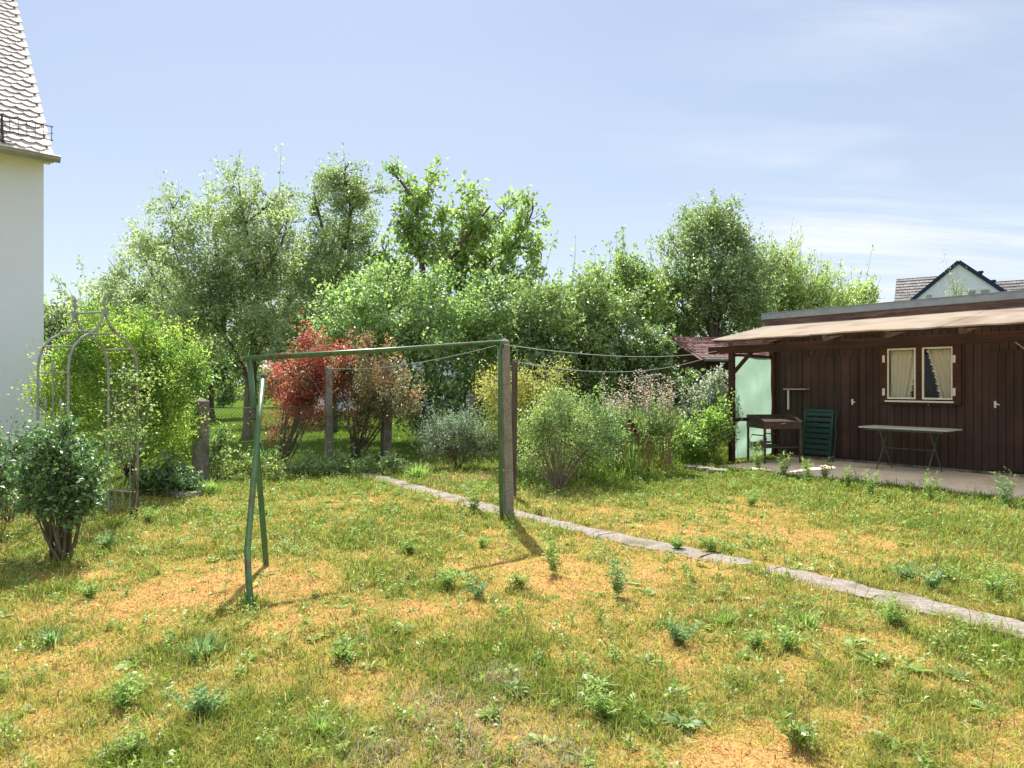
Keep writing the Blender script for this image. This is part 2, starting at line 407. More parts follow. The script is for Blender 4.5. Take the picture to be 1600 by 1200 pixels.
# ------------------------------------------------------------------ ground
def axis(lo, hi, step, far):
    a = list(np.arange(lo, hi + 1e-6, step)); s = step; p = hi
    up = []
    while p < far: s *= 1.35; p += s; up.append(p)
    s = step; p = lo; dn = []
    while p > -far: s *= 1.35; p -= s; dn.append(p)
    return np.array(dn[::-1] + a + up)
xs = axis(-7.5, 9.0, .055, 900); ys = axis(2.0, 14.5, .055, 900)
gx, gy = np.meshgrid(xs, ys, indexing='ij')
def ground_z(x, y):
    near = np.exp(-((x / 12) ** 4)) * sstep(-3, 1, y) * (1 - sstep(14, 20, y))
    return ((fbm(x, y, .9, 40, 3) - .5) * .06 + (fbm(x, y, .16, 44, 2) - .5) * .022) * near - .006
dry = lawn_fields(gx, gy)
fine = fbm(gx, gy, .12, 5, 3)
def mixc(a, b, t): return np.asarray(a) * (1 - t[..., None]) + np.asarray(b) * t[..., None]
gc = mixc((.10, .125, .028), (.30, .245, .065), sstep(-.7, .1, dry + (fine - .5)))
gc = mixc(gc, (.44, .275, .11), sstep(.2, .9, dry + (fine - .5) * 1.6))
gc = mixc(gc, (.085, .145, .022), sstep(0, .6, beyond_fence(gx, gy)))
bed = np.zeros_like(gx)
for px, py, r in [(70, 872, .55), (130, 855, .4), (30, 810, .7), (190, 800, .5), (720, 745, .8), (880, 770, .7), (690, 760, .6), (640, 738, .6), (60, 790, .8), (300, 745, .3)]:
    g = G(px, py); bed = np.maximum(bed, np.exp(-((gx - g.x) ** 2 + (gy - g.y) ** 2) / (r * r)))
gc = mixc(gc, (.24, .165, .09), sstep(.35, .75, bed + (fine - .5) * .6))
verts = np.stack([gx, gy, ground_z(gx, gy)], -1).reshape(-1, 3)
nx_, ny_ = gx.shape
ii, jj = np.meshgrid(np.arange(nx_ - 1), np.arange(ny_ - 1), indexing='ij')
a0 = (ii * ny_ + jj).ravel()
quads = np.stack([a0, a0 + ny_, a0 + ny_ + 1, a0 + 1], 1)
ground = np_mesh('ground', verts, quads, None, col_mat('lawn_soil', 0, 0, 45), color=gc.reshape(-1, 3))
tag(ground, kind='structure')

# ------------------------------------------------------------------ grass
def blades(base, az, h, w, lean, mid=.5, wm=1.0, curl=.6):
    """5-vertex blades: quad below, triangle above"""
    n = len(base)
    d = np.stack([np.cos(az), np.sin(az), np.zeros(n)], 1); s = np.stack([-np.sin(az), np.cos(az), np.zeros(n)], 1)
    up = np.array([0, 0, 1.0])
    hb = h[:, None]; ln = lean[:, None]
    m = base + up * hb * mid + d * (hb * ln * mid * .6)
    t = base + up * hb * (1 - .25 * np.minimum(ln, 1.5) * curl) + d * hb * ln
    sw = s * (w / 2)[:, None]
    V = np.stack([base - sw * .7, base + sw * .7, m + sw * wm, m - sw * wm, t], 1).reshape(-1, 3)
    k = np.arange(n)[:, None] * 5
    return V, k + np.array([[0, 1, 2, 3]]), k + np.array([[3, 2, 4]])

def sample_wedge(n, y0, y1, pad=2.2, slope=.80):
    """uniform over the wedge in front of the viewer (wider than the view)"""
    k = int(n * 1.1) + 10
    y = np.sqrt(RNG.uniform(y0 * y0, y1 * y1, k)); x = RNG.uniform(-1, 1, k) * (slope * y + pad)
    return x[:n], y[:n]

def keep_mask(x, y):
    k = poly_dist(x, y, PATH_PTS) > .12 + .22 * (fbm(x, y, .25, 61, 3) - .42)
    hd, hr = hut_d(x, y), hut_rr(x, y)
    k &= ~((hd < 2.5 + .12 * (fbm(x, y, .3, 8, 2) - .5)) & (hr > .55) & (hd > -4))
    k &= ~((hd < .05) & (hd > -4) & (hr > -.05))
    return k

def lawn_colours(dry, n, rnd):
    g = np.stack([RNG.uniform(.13, .23, n), RNG.uniform(.20, .30, n), RNG.uniform(.03, .06, n)], 1)
    yg = np.stack([RNG.uniform(.26, .40, n), RNG.uniform(.28, .39, n), RNG.uniform(.06, .11, n)], 1)
    st = np.stack([RNG.uniform(.42, .62, n), RNG.uniform(.35, .50, n), RNG.uniform(.13, .24, n)], 1)
    orr = np.stack([RNG.uniform(.38, .62, n), RNG.uniform(.235, .38, n), RNG.uniform(.08, .17, n)], 1)
    q = dry + rnd * 1.0 + .06
    c = np.where((q < -.62)[:, None], g, yg)
    c = np.where((q > .25)[:, None], st, c)
    c = np.where((q > .75)[:, None], orr, c)
    return c

def make_grass():
    VV, QQ, TT, CC = [], [], [], []; off = 0
    bands = [(2.2, 3.6, 118000, .0042), (3.6, 5.2, 110000, .0056), (5.2, 7.5, 100000, .0075), (7.5, 10.5, 88000, .011), (10.5, 15.5, 60000, .016), (15.5, 34, 45000, .03)]
    for y0, y1, n, w in bands:
        x, y = sample_wedge(n, y0, y1)
        k = keep_mask(x, y); x, y = x[k], y[k]; n = len(x)
        dry = lawn_fields(x, y)
        dens = 1 - .5 * sstep(.3, 1.0, dry)
        k = RNG.uniform(0, 1, n) < dens; x, y, dry = x[k], y[k], dry[k]; n = len(x)
        rnd = RNG.normal(0, .5, n)
        tall = np.exp(RNG.normal(0, .35, n))
        h = (.021 + .023 * sstep(.4, -.8, dry)) * tall
        clump = sstep(.60, .75, fbm(x, y, .45, 77, 3)); h *= 1 + .5 * clump
        edge = np.exp(-((poly_dist(x, y, PATH_PTS) - .2) / .1) ** 2); h *= 1 + .5 * edge
        hd = hut_d(x, y); h *= 1 + .5 * np.exp(-((hd - 2.7) / .2) ** 2) * (x > 3)
        mead = np.zeros(n)
        for px, py, r in MEADOW:
            g_ = G(px, py); mead = np.maximum(mead, np.exp(-((x - g_.x) ** 2 + (y - g_.y) ** 2) / (r * r)))
        h *= 1 + 4.5 * sstep(.3, .8, mead); dry = dry - 1.3 * mead
        h = np.where(y > 15.5, h * 1.1, h)
        lean = np.abs(RNG.normal(.7, .5, n)) + .5 * sstep(.2, .9, dry)
        az = RNG.uniform(0, 2 * np.pi, n)
        base = np.stack([x, y, ground_z(x, y) - .004], 1)
        V, Q, T = blades(base, az, h, w * RNG.uniform(.7, 1.4, n), lean, wm=.85)
        c = lawn_colours(dry, n, rnd) * RNG.uniform(.88, 1.5, (n, 1))
        grey = np.zeros(n)
        for px, py, r in ((740, 1150, .30), (670, 1105, .18), (850, 1185, .22), (600, 1190, .15), (780, 1060, .12)):
            g_ = G(px, py); grey = np.maximum(grey, np.exp(-((x - g_.x) ** 2 + (y - g_.y) ** 2) / (r * r)))
        c = np.where((RNG.uniform(0, 1, n) < grey * .85)[:, None], np.stack([RNG.uniform(.38, .62, n), RNG.uniform(.31, .5, n), RNG.uniform(.19, .33, n)], 1), c)
        nb = beyond_fence(x, y) > .3
        c = np.where(nb[:, None], np.stack([RNG.uniform(.13, .24, n), RNG.uniform(.21, .31, n), RNG.uniform(.025, .05, n)], 1), c)
        VV.append(V); QQ.append(Q + off); TT.append(T + off); CC.append(np.repeat(c, 5, 0)); off += len(V)
    o = np_mesh('grass', np.concatenate(VV), np.concatenate(QQ), np.concatenate(TT), col_mat('grass_blade', .45), color=np.concatenate(CC))
    tag(o, 'patchy sunburnt lawn grass mixing green and orange straw blades', 'grass', kind='stuff')
make_grass()

# ------------------------------------------------------------------ leaves, trees and shrubs
def unit(v): return v / np.maximum(np.linalg.norm(v, axis=1, keepdims=True), 1e-9)
def leaf_arrays(p, d, L, aspect, fold=.18):
    n = len(p); d = unit(d)
    r = RNG.normal(0, 1, (n, 3)) + np.array([0, -.2, 1.2])
    s = unit(np.cross(d, r)); u = np.cross(s, d)
    Lc = L[:, None]; W = Lc * aspect / 2
    m = p + d * Lc * .48 + u * Lc * fold
    V = np.stack([p, m + s * W, p + d * Lc - u * Lc * .1, m - s * W], 1)
    # lower the midrib so the two halves fold
    return V.reshape(-1, 3), np.arange(n * 4).reshape(-1, 4)

def bez(a, b, c, n=7):
    return [a * (1 - t) ** 2 + b * (2 * t * (1 - t)) + c * t * t for t in [i / n for i in range(n + 1)]]

def crown_points(blobs, nclus, seed, shell=.45, vp=.72):
    """cluster centres and outward directions in a set of ellipsoids (centre, radii)"""
    rs = np.random.default_rng(seed)
    vol = np.array([(r[0] * r[1] * r[2]) ** vp for c, r in blobs]); vol /= vol.sum()
    cnt = np.maximum(3, (vol * nclus).astype(int))
    C, D, B = [], [], []
    for bi, ((c, r), k) in enumerate(zip(blobs, cnt)):
        # each lobe is a handful of smaller leafy boughs, so that gaps open between them
        r = np.array(r); m = max(4, int(k / 16) + 3)
        sd = unit(rs.normal(0, 1, (m, 3))); sr = rs.uniform(.35, .98, m) * (1 + .25 * rs.normal(0, .6, m))
        pick = rs.integers(0, m, k); core = rs.uniform(0, 1, k) < .15
        q = sd[pick] * sr[pick][:, None] + rs.normal(0, .135, (k, 3)) * np.array([1, 1, 1.15])
        q[core] = unit(rs.normal(0, 1, (core.sum(), 3))) * (rs.uniform(.1, 1, core.sum()) ** .6)[:, None] * .95
        nq = np.linalg.norm(q, axis=1, keepdims=True); q = np.where(nq > 1.12, q / nq * 1.12, q)
        C.append(np.array(c) + q * r); D.append(unit(q + .001)); B += [bi] * k
    return np.concatenate(C), np.concatenate(D), np.array(B)

def boughs(Z, paths, rpx, step=26, seed=0, thick=1.0):
    """limbs given as pixel polylines (px, py, depth offset); returns leafy lobes along their outer part and the limb lines"""
    rr = random.Random(seed); lobes, limbs = [], []
    for pts, r, bare in paths:
        w = [P(q[0], q[1], Z + (q[2] if len(q) > 2 else 0)) for q in pts]
        limbs.append((w, r)); tot = sum((b - a).length for a, b in zip(w[:-1], w[1:])); acc = 0; nxt = tot * bare
        for a, b in zip(w[:-1], w[1:]):
            L = (b - a).length
            while nxt <= acc + L + 1e-6:
                p = a.lerp(b, min(1, max(0, (nxt - acc) / L))); t = nxt / tot; R = rpx * Z / F * (1.12 - .45 * t) * rr.uniform(.75, 1.2)
                lobes.append(((p.x + rr.uniform(-.2, .2) * R, p.y + rr.uniform(-.35, .35) * R, p.z + rr.uniform(0, .3) * R), (R, R * thick, R * .9)))
                nxt += step * Z / F
            acc += L
    return lobes, limbs
def smooth_line(w, n=4):
    out = []
    for i in range(len(w) - 1):
        p0, p1, p2, p3 = w[max(i - 1, 0)], w[i], w[i + 1], w[min(i + 2, len(w) - 1)]
        for k in range(n):
            t = k / n; out.append(.5 * ((2 * p1) + (p2 - p0) * t + (2 * p0 - 5 * p1 + 4 * p2 - p3) * t * t + (3 * p1 - p0 - 3 * p2 + p3) * t ** 3))
    return out + [w[-1]]

def plant(name, base, blobs, label, cat, lmat, wmat, nclus=800, lpc=16, L=.06, aspect=.5, tw=.35, fork=None, r0=.12, seed=1,
          shoots=.05, shootlen=2.2, droop=.0, upb=.35, group=None, crown='crown', trunk='trunk', multi=0, jitter=.22, minz=.03, shell=.45, spread=.8, limb_k=.22, limbs=None, vp=.72):
    root = thing(name, base, label, cat, group=group)
    rs = np.random.default_rng(seed + 100); rr = random.Random(seed)
    C, D, B = crown_points(blobs, nclus, seed, shell, vp)
    n = len(C)
    tdir = unit(D * 1.0 + rs.normal(0, .45, (n, 3)) + np.array([0, 0, upb]))
    tl = tw * rs.uniform(.6, 1.3, n)
    sh = rs.uniform(0, 1, n) < shoots * (D[:, 2] > -.1)
    tl[sh] *= shootlen * rs.uniform(.8, 1.5, sh.sum())
    tdir[sh] = unit(tdir[sh] * .35 + np.array([0, 0, 1.0]) + rs.normal(0, .12, (sh.sum(), 3)))
    k = np.repeat(np.arange(n), np.maximum(3, (lpc * rs.uniform(.6, 1.4, n) * np.where(sh, 1.3, 1)).astype(int)))
    t = rs.uniform(0, 1, len(k)) ** .8
    jit = np.where(sh[k], .07, jitter)[:, None] * tl[k][:, None] / np.where(sh[k], shootlen, 1)[:, None]
    pos = C[k] + tdir[k] * (tl[k] * t)[:, None] + rs.normal(0, 1, (len(k), 3)) * np.maximum(jit, L * .35)
    ld = tdir[k] * .6 + rs.normal(0, spread, (len(k), 3)) + np.array([0, 0, -droop])
    ok = pos[:, 2] > minz; pos, ld = pos[ok], ld[ok]
    V, Q = leaf_arrays(pos, ld, L * rs.uniform(.55, 1.3, len(pos)), aspect)
    np_mesh(crown, V, Q, None, lmat, root, off=base)
    mb = MB(); base = Vector(base)
    fk = Vector(fork) if fork is not None else base + Vector((0, 0, .1))
    if fork is not None and not multi:
        bend = Vector((rr.uniform(-.08, .08), rr.uniform(-.08, .08), 0))
        pts = bez(base - Vector((0, 0, .06)), (base + fk) / 2 + bend, fk, 7)
        mb.tube(pts, [r0 * (1.35 if i == 0 else 1.12 if i == 1 else 1 - .25 * i / 7) for i in range(8)], 9)
    for w, rl in (limbs or []):
        q = smooth_line(w); mb.tube(q, [rl * (1 - .82 * (i / (len(q) - 1)) ** .8) for i in range(len(q))], 7)
    for bi, (c, r) in enumerate(blobs):
        c = Vector(c)
        if limbs is not None:
            for q in range(3):
                e = c + Vector((rr.uniform(-.9, .9) * r[0], rr.uniform(-.9, .9) * r[1], rr.uniform(-.2, 1.0) * r[2]))
                mb.tube(bez(c, c.lerp(e, .5) + Vector((0, 0, -.06)), e, 4), [.02 * (1 - .7 * i / 4) for i in range(5)], 4)
        elif multi:
            for q in range(multi):
                a = base + Vector((rr.uniform(-.5, .5) * r0 * 8, rr.uniform(-.5, .5) * r0 * 8, -.04))
                e = c + Vector((rr.uniform(-.7, .7) * r[0], rr.uniform(-.7, .7) * r[1], rr.uniform(-.2, .6) * r[2]))
                mid = a.lerp(e, .5) + Vector((rr.uniform(-.1, .1), rr.uniform(-.1, .1), rr.uniform(0, .15)))
                mb.tube(bez(a, mid, e, 6), [r0 * rr.uniform(.6, 1) * (1 - .75 * i / 6) for i in range(7)], 5)
        else:
            mid = fk.lerp(c, .5) + Vector((rr.uniform(-.25, .25) * r[0], rr.uniform(-.25, .25) * r[1], -.05 + rr.uniform(-.2, .35) * r[2]))
            Lr = (c - fk).length
            ra = r0 * min(.62, .28 + limb_k * Lr / 3)
            lp = bez(fk - Vector((0, 0, .03)), mid, c, 8)
            mb.tube(lp, [ra * (1 - .7 * i / 8) for i in range(9)], 7)
            for q in range(5):
                s = lp[rr.randint(3, 8)]
                e = c + Vector((rr.uniform(-.85, .85) * r[0], rr.uniform(-.85, .85) * r[1], rr.uniform(-.5, .95) * r[2]))
                m2 = s.lerp(e, .5) + Vector((rr.uniform(-.15, .15), rr.uniform(-.15, .15), rr.uniform(-.05, .2)))
                mb.tube(bez(s, m2, e, 5), [ra * .38 * (1 - .75 * i / 5) for i in range(6)], 5)
    # twigs that carry the leaf clusters
    step = max(1, n // 420)
    sel = list(range(0, n, step)) + list(np.nonzero(sh)[0])
    for i in sel:
        a = Vector(C[i]); e = Vector(C[i] + tdir[i] * tl[i])
        if a.z < minz: continue
        bc = Vector(blobs[B[i]][0]); s = bc.lerp(a, .55)
        rt = max(.003, L * .055)
        mb.tube([s, a, e], [rt * 1.6, rt, rt * .4], 3, cap=False)
    mb.build(trunk, wmat, root, off=base, smooth=True)
    return root

def B(Z, lst, seed=0, dz=.0, thick=1.0):
    """crown lobes from (px, py, rx, ry) seen at depth Z, with a real thickness"""
    rr = random.Random(seed); out = []
    for it in lst:
        px, py, rx, ry = it[:4]
        z = Z + (it[4] if len(it) > 4 else rr.uniform(-dz, dz))
        c = P(px, py, z); out.append(((c.x, c.y, c.z), (rx * z / F, (rx + ry) / 2 * z / F * thick, ry * z / F)))
    return out

L_apple = leaf_mat('apple_leaf', [(.085, .12, .04), (.145, .185, .07), (.215, .255, .11)], .45, .05, k=2.15, patch=[(.13, .18, .06), (.20, .25, .09), (.27, .31, .14)], pscale=.7)
L_pear = leaf_mat('pear_leaf', [(.075, .12, .05), (.15, .20, .085), (.22, .27, .12)], .42, .07, patch=[(.14, .18, .06), (.22, .26, .09)], pscale=.8)
L_wal = leaf_mat('walnut_leaf', [(.105, .165, .035), (.19, .26, .06), (.28, .33, .09)], .48, .05, k=1.9, patch=[(.09, .15, .03), (.17, .23, .05)], pscale=.6)
L_haz = leaf_mat('hazel_leaf', [(.055, .10, .025), (.12, .18, .045), (.20, .26, .08)], .46, .05, k=2.15, patch=[(.10, .16, .045), (.17, .24, .07), (.23, .30, .10)], pscale=.7)
L_dark = leaf_mat('laurel_leaf', [(.04, .08, .018), (.09, .145, .035), (.18, .23, .065)], .38, .08, k=1.95, patch=[(.10, .15, .03), (.19, .25, .06)], pscale=.6)
L_pop = leaf_mat('birch_leaf', [(.06, .10, .035), (.12, .17, .06), (.19, .24, .09)], .42, .06, patch=[(.10, .14, .045), (.18, .22, .08)], pscale=.5)
L_wil = leaf_mat('willow_leaf', [(.10, .16, .035), (.18, .25, .055), (.27, .33, .09)], .48, .05)
L_priv = leaf_mat('privet_leaf', [(.14, .22, .03), (.24, .34, .05), (.36, .44, .09)], .5, .025, k=1.75, patch=[(.07, .14, .025), (.14, .22, .045)], pscale=1.6)
L_red = leaf_mat('red_leaf', [(.30, .035, .04), (.48, .08, .08), (.44, .15, .11)], .5, .03, k=1.1, patch=[(.16, .07, .035), (.26, .14, .06), (.22, .19, .07)], pscale=1.5)
L_brn = leaf_mat('bronze_leaf', [(.10, .08, .035), (.15, .13, .05), (.14, .18, .06)], .4, .05, k=1.75, patch=[(.24, .07, .045), (.20, .13, .06)], pscale=1.4)
L_yel = leaf_mat('golden_leaf', [(.26, .25, .05), (.42, .38, .07), (.54, .48, .11)], .45, .03, k=1.35, patch=[(.13, .19, .04), (.24, .28, .07)], pscale=1.6)
L_mid = leaf_mat('shrub_leaf', [(.055, .11, .028), (.115, .185, .05), (.20, .27, .09)], .42, .03, k=1.85, patch=[(.18, .24, .06), (.30, .33, .10)], pscale=1.8)
L_blue = leaf_mat('lavender_leaf', [(.09, .14, .075), (.15, .21, .12), (.24, .30, .19)], .35, .03, k=1.6)
L_rose = leaf_mat('rose_leaf', [(.03, .065, .022), (.06, .115, .035), (.12, .19, .055)], .32, .045, rough=.5)
L_grey = leaf_mat('grey_leaf', [(.14, .18, .10), (.24, .28, .18), (.36, .40, .30)], .38, .03, k=1.5)
L_dead = leaf_mat('dead_seed', [(.20, .14, .10), (.32, .24, .18), (.42, .34, .27)], .2, .02)
L_lime = leaf_mat('lime_leaf', [(.10, .17, .03), (.17, .25, .05), (.25, .33, .08)], .45, .03, k=1.9)

# --- trees beyond the fence
ap = G(392, 684)
lob, lim = boughs(19, [
    ([(393, 605), (372, 560), (348, 522, -.6), (318, 488, -1.0), (290, 440, -1.1), (272, 385, -1)], .095, .3),
    ([(393, 600), (362, 545, .4), (305, 528, .8), (250, 512, 1.0), (195, 490, 1.2), (152, 470, 1.2)], .095, .4),
    ([(394, 600), (408, 540, .6), (442, 492, 1.0), (480, 430, 1.2), (505, 372, 1.2)], .095, .35),
    ([(393, 590), (398, 520, -.4), (402, 440, -.6), (382, 350, -.4), (373, 285, -.4)], .12, .35),
    ([(442, 492, 1.0), (500, 455, .6), (548, 405, .2)], .08, .2), ([(348, 522, -.6), (352, 440, .2), (334, 370, .5), (340, 335, .5)], .08, .2),
    ([(305, 528, .8), (262, 455, .2), (235, 425, 0), (225, 395, 0)], .07, .25), ([(408, 540, .6), (462, 525, -.8), (505, 490, -1.2)], .07, .3),
    ([(318, 488, -1.0), (285, 545, -1.4), (262, 560, -1.6)], .05, .3), ([(402, 440, -.6), (440, 380, -1.0), (450, 330, -1)], .07, .2),
    ([(250, 512, 1.0), (205, 445, .8), (185, 430, .8)], .05, .2), ([(398, 520, -.4), (430, 540, -1.6), (455, 548, -1.8)], .05, .3), ([(272, 385, -1), (268, 350, -1), (266, 322, -1)], .03, 0), ([(382, 350, -.4), (420, 320, -.2), (432, 302, -.2)], .03, 0)], 36, 27, 2, 1.2)
lob += B(19, [(330, 455, 60, 50), (440, 445, 55, 60), (380, 420, 60, 60), (255, 470, 60, 45), (190, 480, 45, 35), (430, 515, 60, 36), (340, 400, 45, 40), (150, 485, 26, 26)], 3, 1.2)
plant('apple_tree', ap, lob, 'broad spreading old apple tree with grey green leaves behind the fence', 'tree', L_apple, M['bark'],
      nclus=3700, lpc=18, L=.098, aspect=.52, tw=.42, fork=P(393, 596, 19), r0=.2, seed=4, shoots=.05, shootlen=2.2, upb=.5, limbs=lim, vp=.6)
lob, lim = boughs(21.5, [([(520, 540), (515, 450), (508, 380, .3), (495, 320, .5), (490, 300, .5)], .11, .3), ([(515, 450), (535, 390, -.4), (548, 330, -.6), (538, 275, -.6), (545, 256, -.6)], .09, .15),
    ([(548, 330, -.6), (572, 300, -.5), (583, 290, -.5)], .05, .2), ([(535, 390, -.4), (562, 375, .4), (580, 350, .6)], .05, .2), ([(515, 450), (545, 445, .5), (558, 425, .5)], .05, .3), ([(538, 300, -.6), (515, 285, 0), (508, 275, 0)], .04, .2)], 23, 22, 5)
plant('pear_tree', G(520, 674), lob, 'tall loose tree whose bluish top rises between the apple tree and the yellow green one', 'tree', L_pear, M['bark'],
      nclus=760, lpc=17, L=.11, aspect=.5, tw=.4, fork=P(520, 535, 21.5), r0=.14, seed=9, shoots=.03, shootlen=1.5, upb=.3, limbs=lim, vp=.55)
lob, lim = boughs(20, [([(655, 500), (660, 430, .2), (655, 370, .5), (648, 320, .5), (625, 282, .4), (608, 268, .4)], .13, .38), ([(665, 510), (682, 440, -.3), (712, 392, -.6), (742, 352, -.7), (766, 322, -.7)], .15, .42),
    ([(682, 440, -.3), (750, 412, .5), (800, 385, .8), (826, 345, .8), (834, 322, .8)], .09, .3), ([(650, 500), (628, 445, .5), (606, 405, .8), (598, 385, .8)], .09, .35), ([(628, 445, .5), (585, 430, 1), (562, 425, 1)], .05, .2),
    ([(648, 320, .5), (668, 295, .5), (674, 275, .5)], .05, .1), ([(712, 392, -.6), (735, 335, .2), (738, 308, .2)], .05, .4), ([(682, 440, -.3), (690, 370, .6), (688, 325, .6)], .06, .35), ([(800, 385, .8), (842, 392, .9), (845, 408, .9)], .05, .1),
    ([(750, 412, .5), (800, 430, .2), (828, 440, .2)], .06, .2), ([(655, 400, .4), (625, 350, 0), (612, 335, 0)], .05, .2), ([(742, 352, -.7), (778, 345, -.5), (790, 330, -.5)], .04, .2), ([(700, 440, 0), (740, 460, -.6), (780, 470, -.8)], .06, .2)], 22, 21, 6)
lob += B(20, [(640, 455, 45, 22), (720, 455, 45, 22), (790, 455, 34, 24), (690, 400, 26, 24)], 2, .6)
plant('walnut_tree', G(690, 680), lob, 'open crowned tree with big yellow green leaves and dark forking limbs against sky', 'tree', L_wal, M['bark'],
      nclus=900, lpc=14, L=.165, aspect=.55, tw=.4, fork=P(660, 505, 20), r0=.2, seed=13, shoots=.02, shootlen=1.4, upb=.1, droop=.5, limbs=lim, vp=.55)
plant('hazel_tree', G(680, 699), B(16.2, [(600, 500, 80, 52), (700, 495, 75, 62), (640, 575, 80, 60), (735, 560, 55, 75), (560, 540, 50, 50), (690, 635, 75, 42), (775, 480, 40, 50), (755, 640, 35, 40), (540, 490, 40, 40), (620, 450, 45, 30)], 8, .6), 'dense leafy green hazel in middle of the shrubbery behind the red shrub', 'tree', L_haz, M['bark_grey'],
      nclus=2000, lpc=18, L=0.092, aspect=.6, tw=0.389, r0=.05, seed=17, shoots=.04, upb=.3, multi=2)
plant('laurel_tree', G(890, 690), B(16, [(900, 510, 85, 52), (850, 490, 55, 45), (960, 500, 50, 48), (880, 560, 90, 46), (945, 565, 50, 50), (820, 545, 40, 50), (900, 610, 90, 40)], 10, .6), 'dark rounded evergreen tree behind the yellow bush and washing lines', 'tree', L_dark, M['bark'],
      nclus=1900, lpc=18, L=.095, aspect=.5, tw=.3, r0=.06, seed=19, shoots=.04, shootlen=1.6, upb=.2, multi=2)
plant('cherry_tree', G(950, 665), B(21, [(950, 440, 32, 30), (975, 425, 20, 22), (920, 450, 24, 18), (895, 472, 38, 22), (1000, 470, 40, 46), (965, 480, 50, 36), (835, 470, 30, 20)], 11, .8), 'light yellow green tree peeping over the dark evergreen', 'tree', L_wal, M['bark'],
      nclus=700, lpc=15, L=.13, aspect=.5, tw=.5, fork=P(955, 520, 21), r0=.14, seed=23, shoots=.08, upb=.4)
plant('birch_tree', G(1115, 669), B(23, [(1130, 345, 20, 26), (1105, 380, 46, 40), (1152, 390, 32, 42), (1072, 410, 36, 42), (1112, 450, 76, 55), (1172, 440, 34, 55), (1058, 475, 42, 46), (1130, 500, 78, 36), (1180, 490, 28, 44), (1040, 520, 40, 40), (1090, 350, 18, 22)], 12, .9), 'tall dense pointed tree left of the shed roof, highest on that side', 'tree', L_pop, M['bark_grey'],
      nclus=2200, lpc=18, L=.12, aspect=.5, tw=.5, fork=P(1115, 540, 23), r0=.2, seed=29, shoots=.05, shootlen=1.8, upb=.7)
plant('willow_tree', G(1225, 664), B(25, [(1220, 430, 26, 28), (1242, 450, 40, 28), (1210, 470, 38, 36), (1272, 462, 24, 20), (1205, 420, 14, 18), (1250, 480, 50, 26), (1300, 485, 30, 18)], 14, .8), 'pale green feathery tree showing behind the shed roof edge', 'tree', L_wil, M['bark_grey'],
      nclus=750, lpc=16, L=.16, aspect=.28, tw=.7, fork=P(1225, 540, 25), r0=.16, seed=31, shoots=.22, shootlen=1.7, upb=.6)
plant('ash_tree', G(1340, 650), B(32, [(1338, 470, 16, 12), (1322, 480, 22, 14), (1350, 480, 16, 12)], 15, .5), 'small far treetop just above the shed roof left of the white gable', 'tree', L_wil, M['bark_grey'],
      nclus=140, lpc=16, L=.2, aspect=.4, tw=.6, fork=P(1338, 520, 32), r0=.13, seed=33, shoots=.2, upb=.6)
plant('sapling', G(1495, 652), B(30, [(1494, 458, 8, 9), (1498, 470, 10, 10)], 16, .2), 'thin sapling tip in front of the white gable', 'tree', L_apple, M['bark_grey'],
      nclus=50, lpc=12, L=.08, aspect=.4, tw=.5, fork=P(1496, 520, 30), r0=.06, seed=35, shoots=.3, upb=.6)
plant('privet', G(200, 742), B(9.9, [(200, 590, 78, 62), (140, 570, 52, 55), (260, 600, 46, 60), (210, 665, 78, 52), (110, 630, 36, 60), (275, 670, 30, 45), (170, 535, 50, 30), (235, 550, 40, 30)], 18, .35), 'bright yellow green privet hedge bush behind the rose arch', 'shrub', L_priv, M['stem'],
      nclus=2300, lpc=18, L=.045, aspect=.5, tw=.30, r0=.016, seed=37, shoots=.12, shootlen=1.5, upb=1.6, multi=4, crown='foliage', trunk='stems')
# far backdrop trees and hedges
for i, (px, Z, lst, lab, lm) in enumerate([
    (110, 24, [(105, 510, 40, 26), (70, 530, 40, 30), (150, 520, 50, 36), (95, 560, 70, 40)], 'pale far tree beside the white house, behind the privet', L_apple),
    (330, 30, [(330, 550, 30, 30), (365, 570, 40, 26), (300, 575, 30, 24)], 'far dark tree low behind the apple trunk', L_dark),
    (250, 27, [(230, 520, 60, 40), (290, 530, 60, 40), (250, 560, 80, 36)], 'far green tree seen under the apple tree crown', L_haz),
    (470, 26, [(450, 550, 60, 40), (520, 560, 50, 40), (480, 520, 60, 30), (560, 520, 50, 40)], 'far dark tree filling the gap behind the red shrub', L_dark),
    (820, 26, [(760, 520, 60, 40), (830, 520, 60, 50), (880, 540, 50, 50), (800, 570, 90, 40)], 'far tree deep behind hazel and dark evergreen', L_dark)]):
    plant('far_tree', G(px, 600 + 1600 / Z), B(Z, lst, i, .8), lab, 'tree', lm, M['bark'], nclus=420, lpc=15, L=.2, aspect=.5, tw=.6,
          fork=P(px, 590, Z), r0=.15, seed=50 + i, shoots=.05, upb=.3)
def hedge(x0, x1, y, h, label, seed):
    bl = []; rr = random.Random(seed); k = int((x1 - x0) / 1.6)
    for i in range(k):
        x = x0 + (i + .5) * (x1 - x0) / k; hh = h * rr.uniform(.85, 1.15)
        bl.append(((x, y + rr.uniform(-.3, .3), hh * .5), (1.3, .9, hh * .52)))
    plant('hedge', Vector(((x0 + x1) / 2, y, 0)), bl, label, 'hedge', L_dark, M['bark'], nclus=150 * k, lpc=14, L=.22, aspect=.5, tw=.4, r0=.03, seed=seed, shoots=.02, multi=1, shell=.75, crown='foliage', trunk='stems')
hedge(-32, -12, 44, 2.9, 'long dark hedge at far end of the neighbouring lawn, seen below apple tree', 71)
hedge(-12, 6, 42, 2.9, 'long dark hedge at far end of the neighbouring lawn, behind the fence posts', 72)
hedge(6, 40, 40, 2.9, 'far dark hedge hidden behind the red roofed shed', 73)

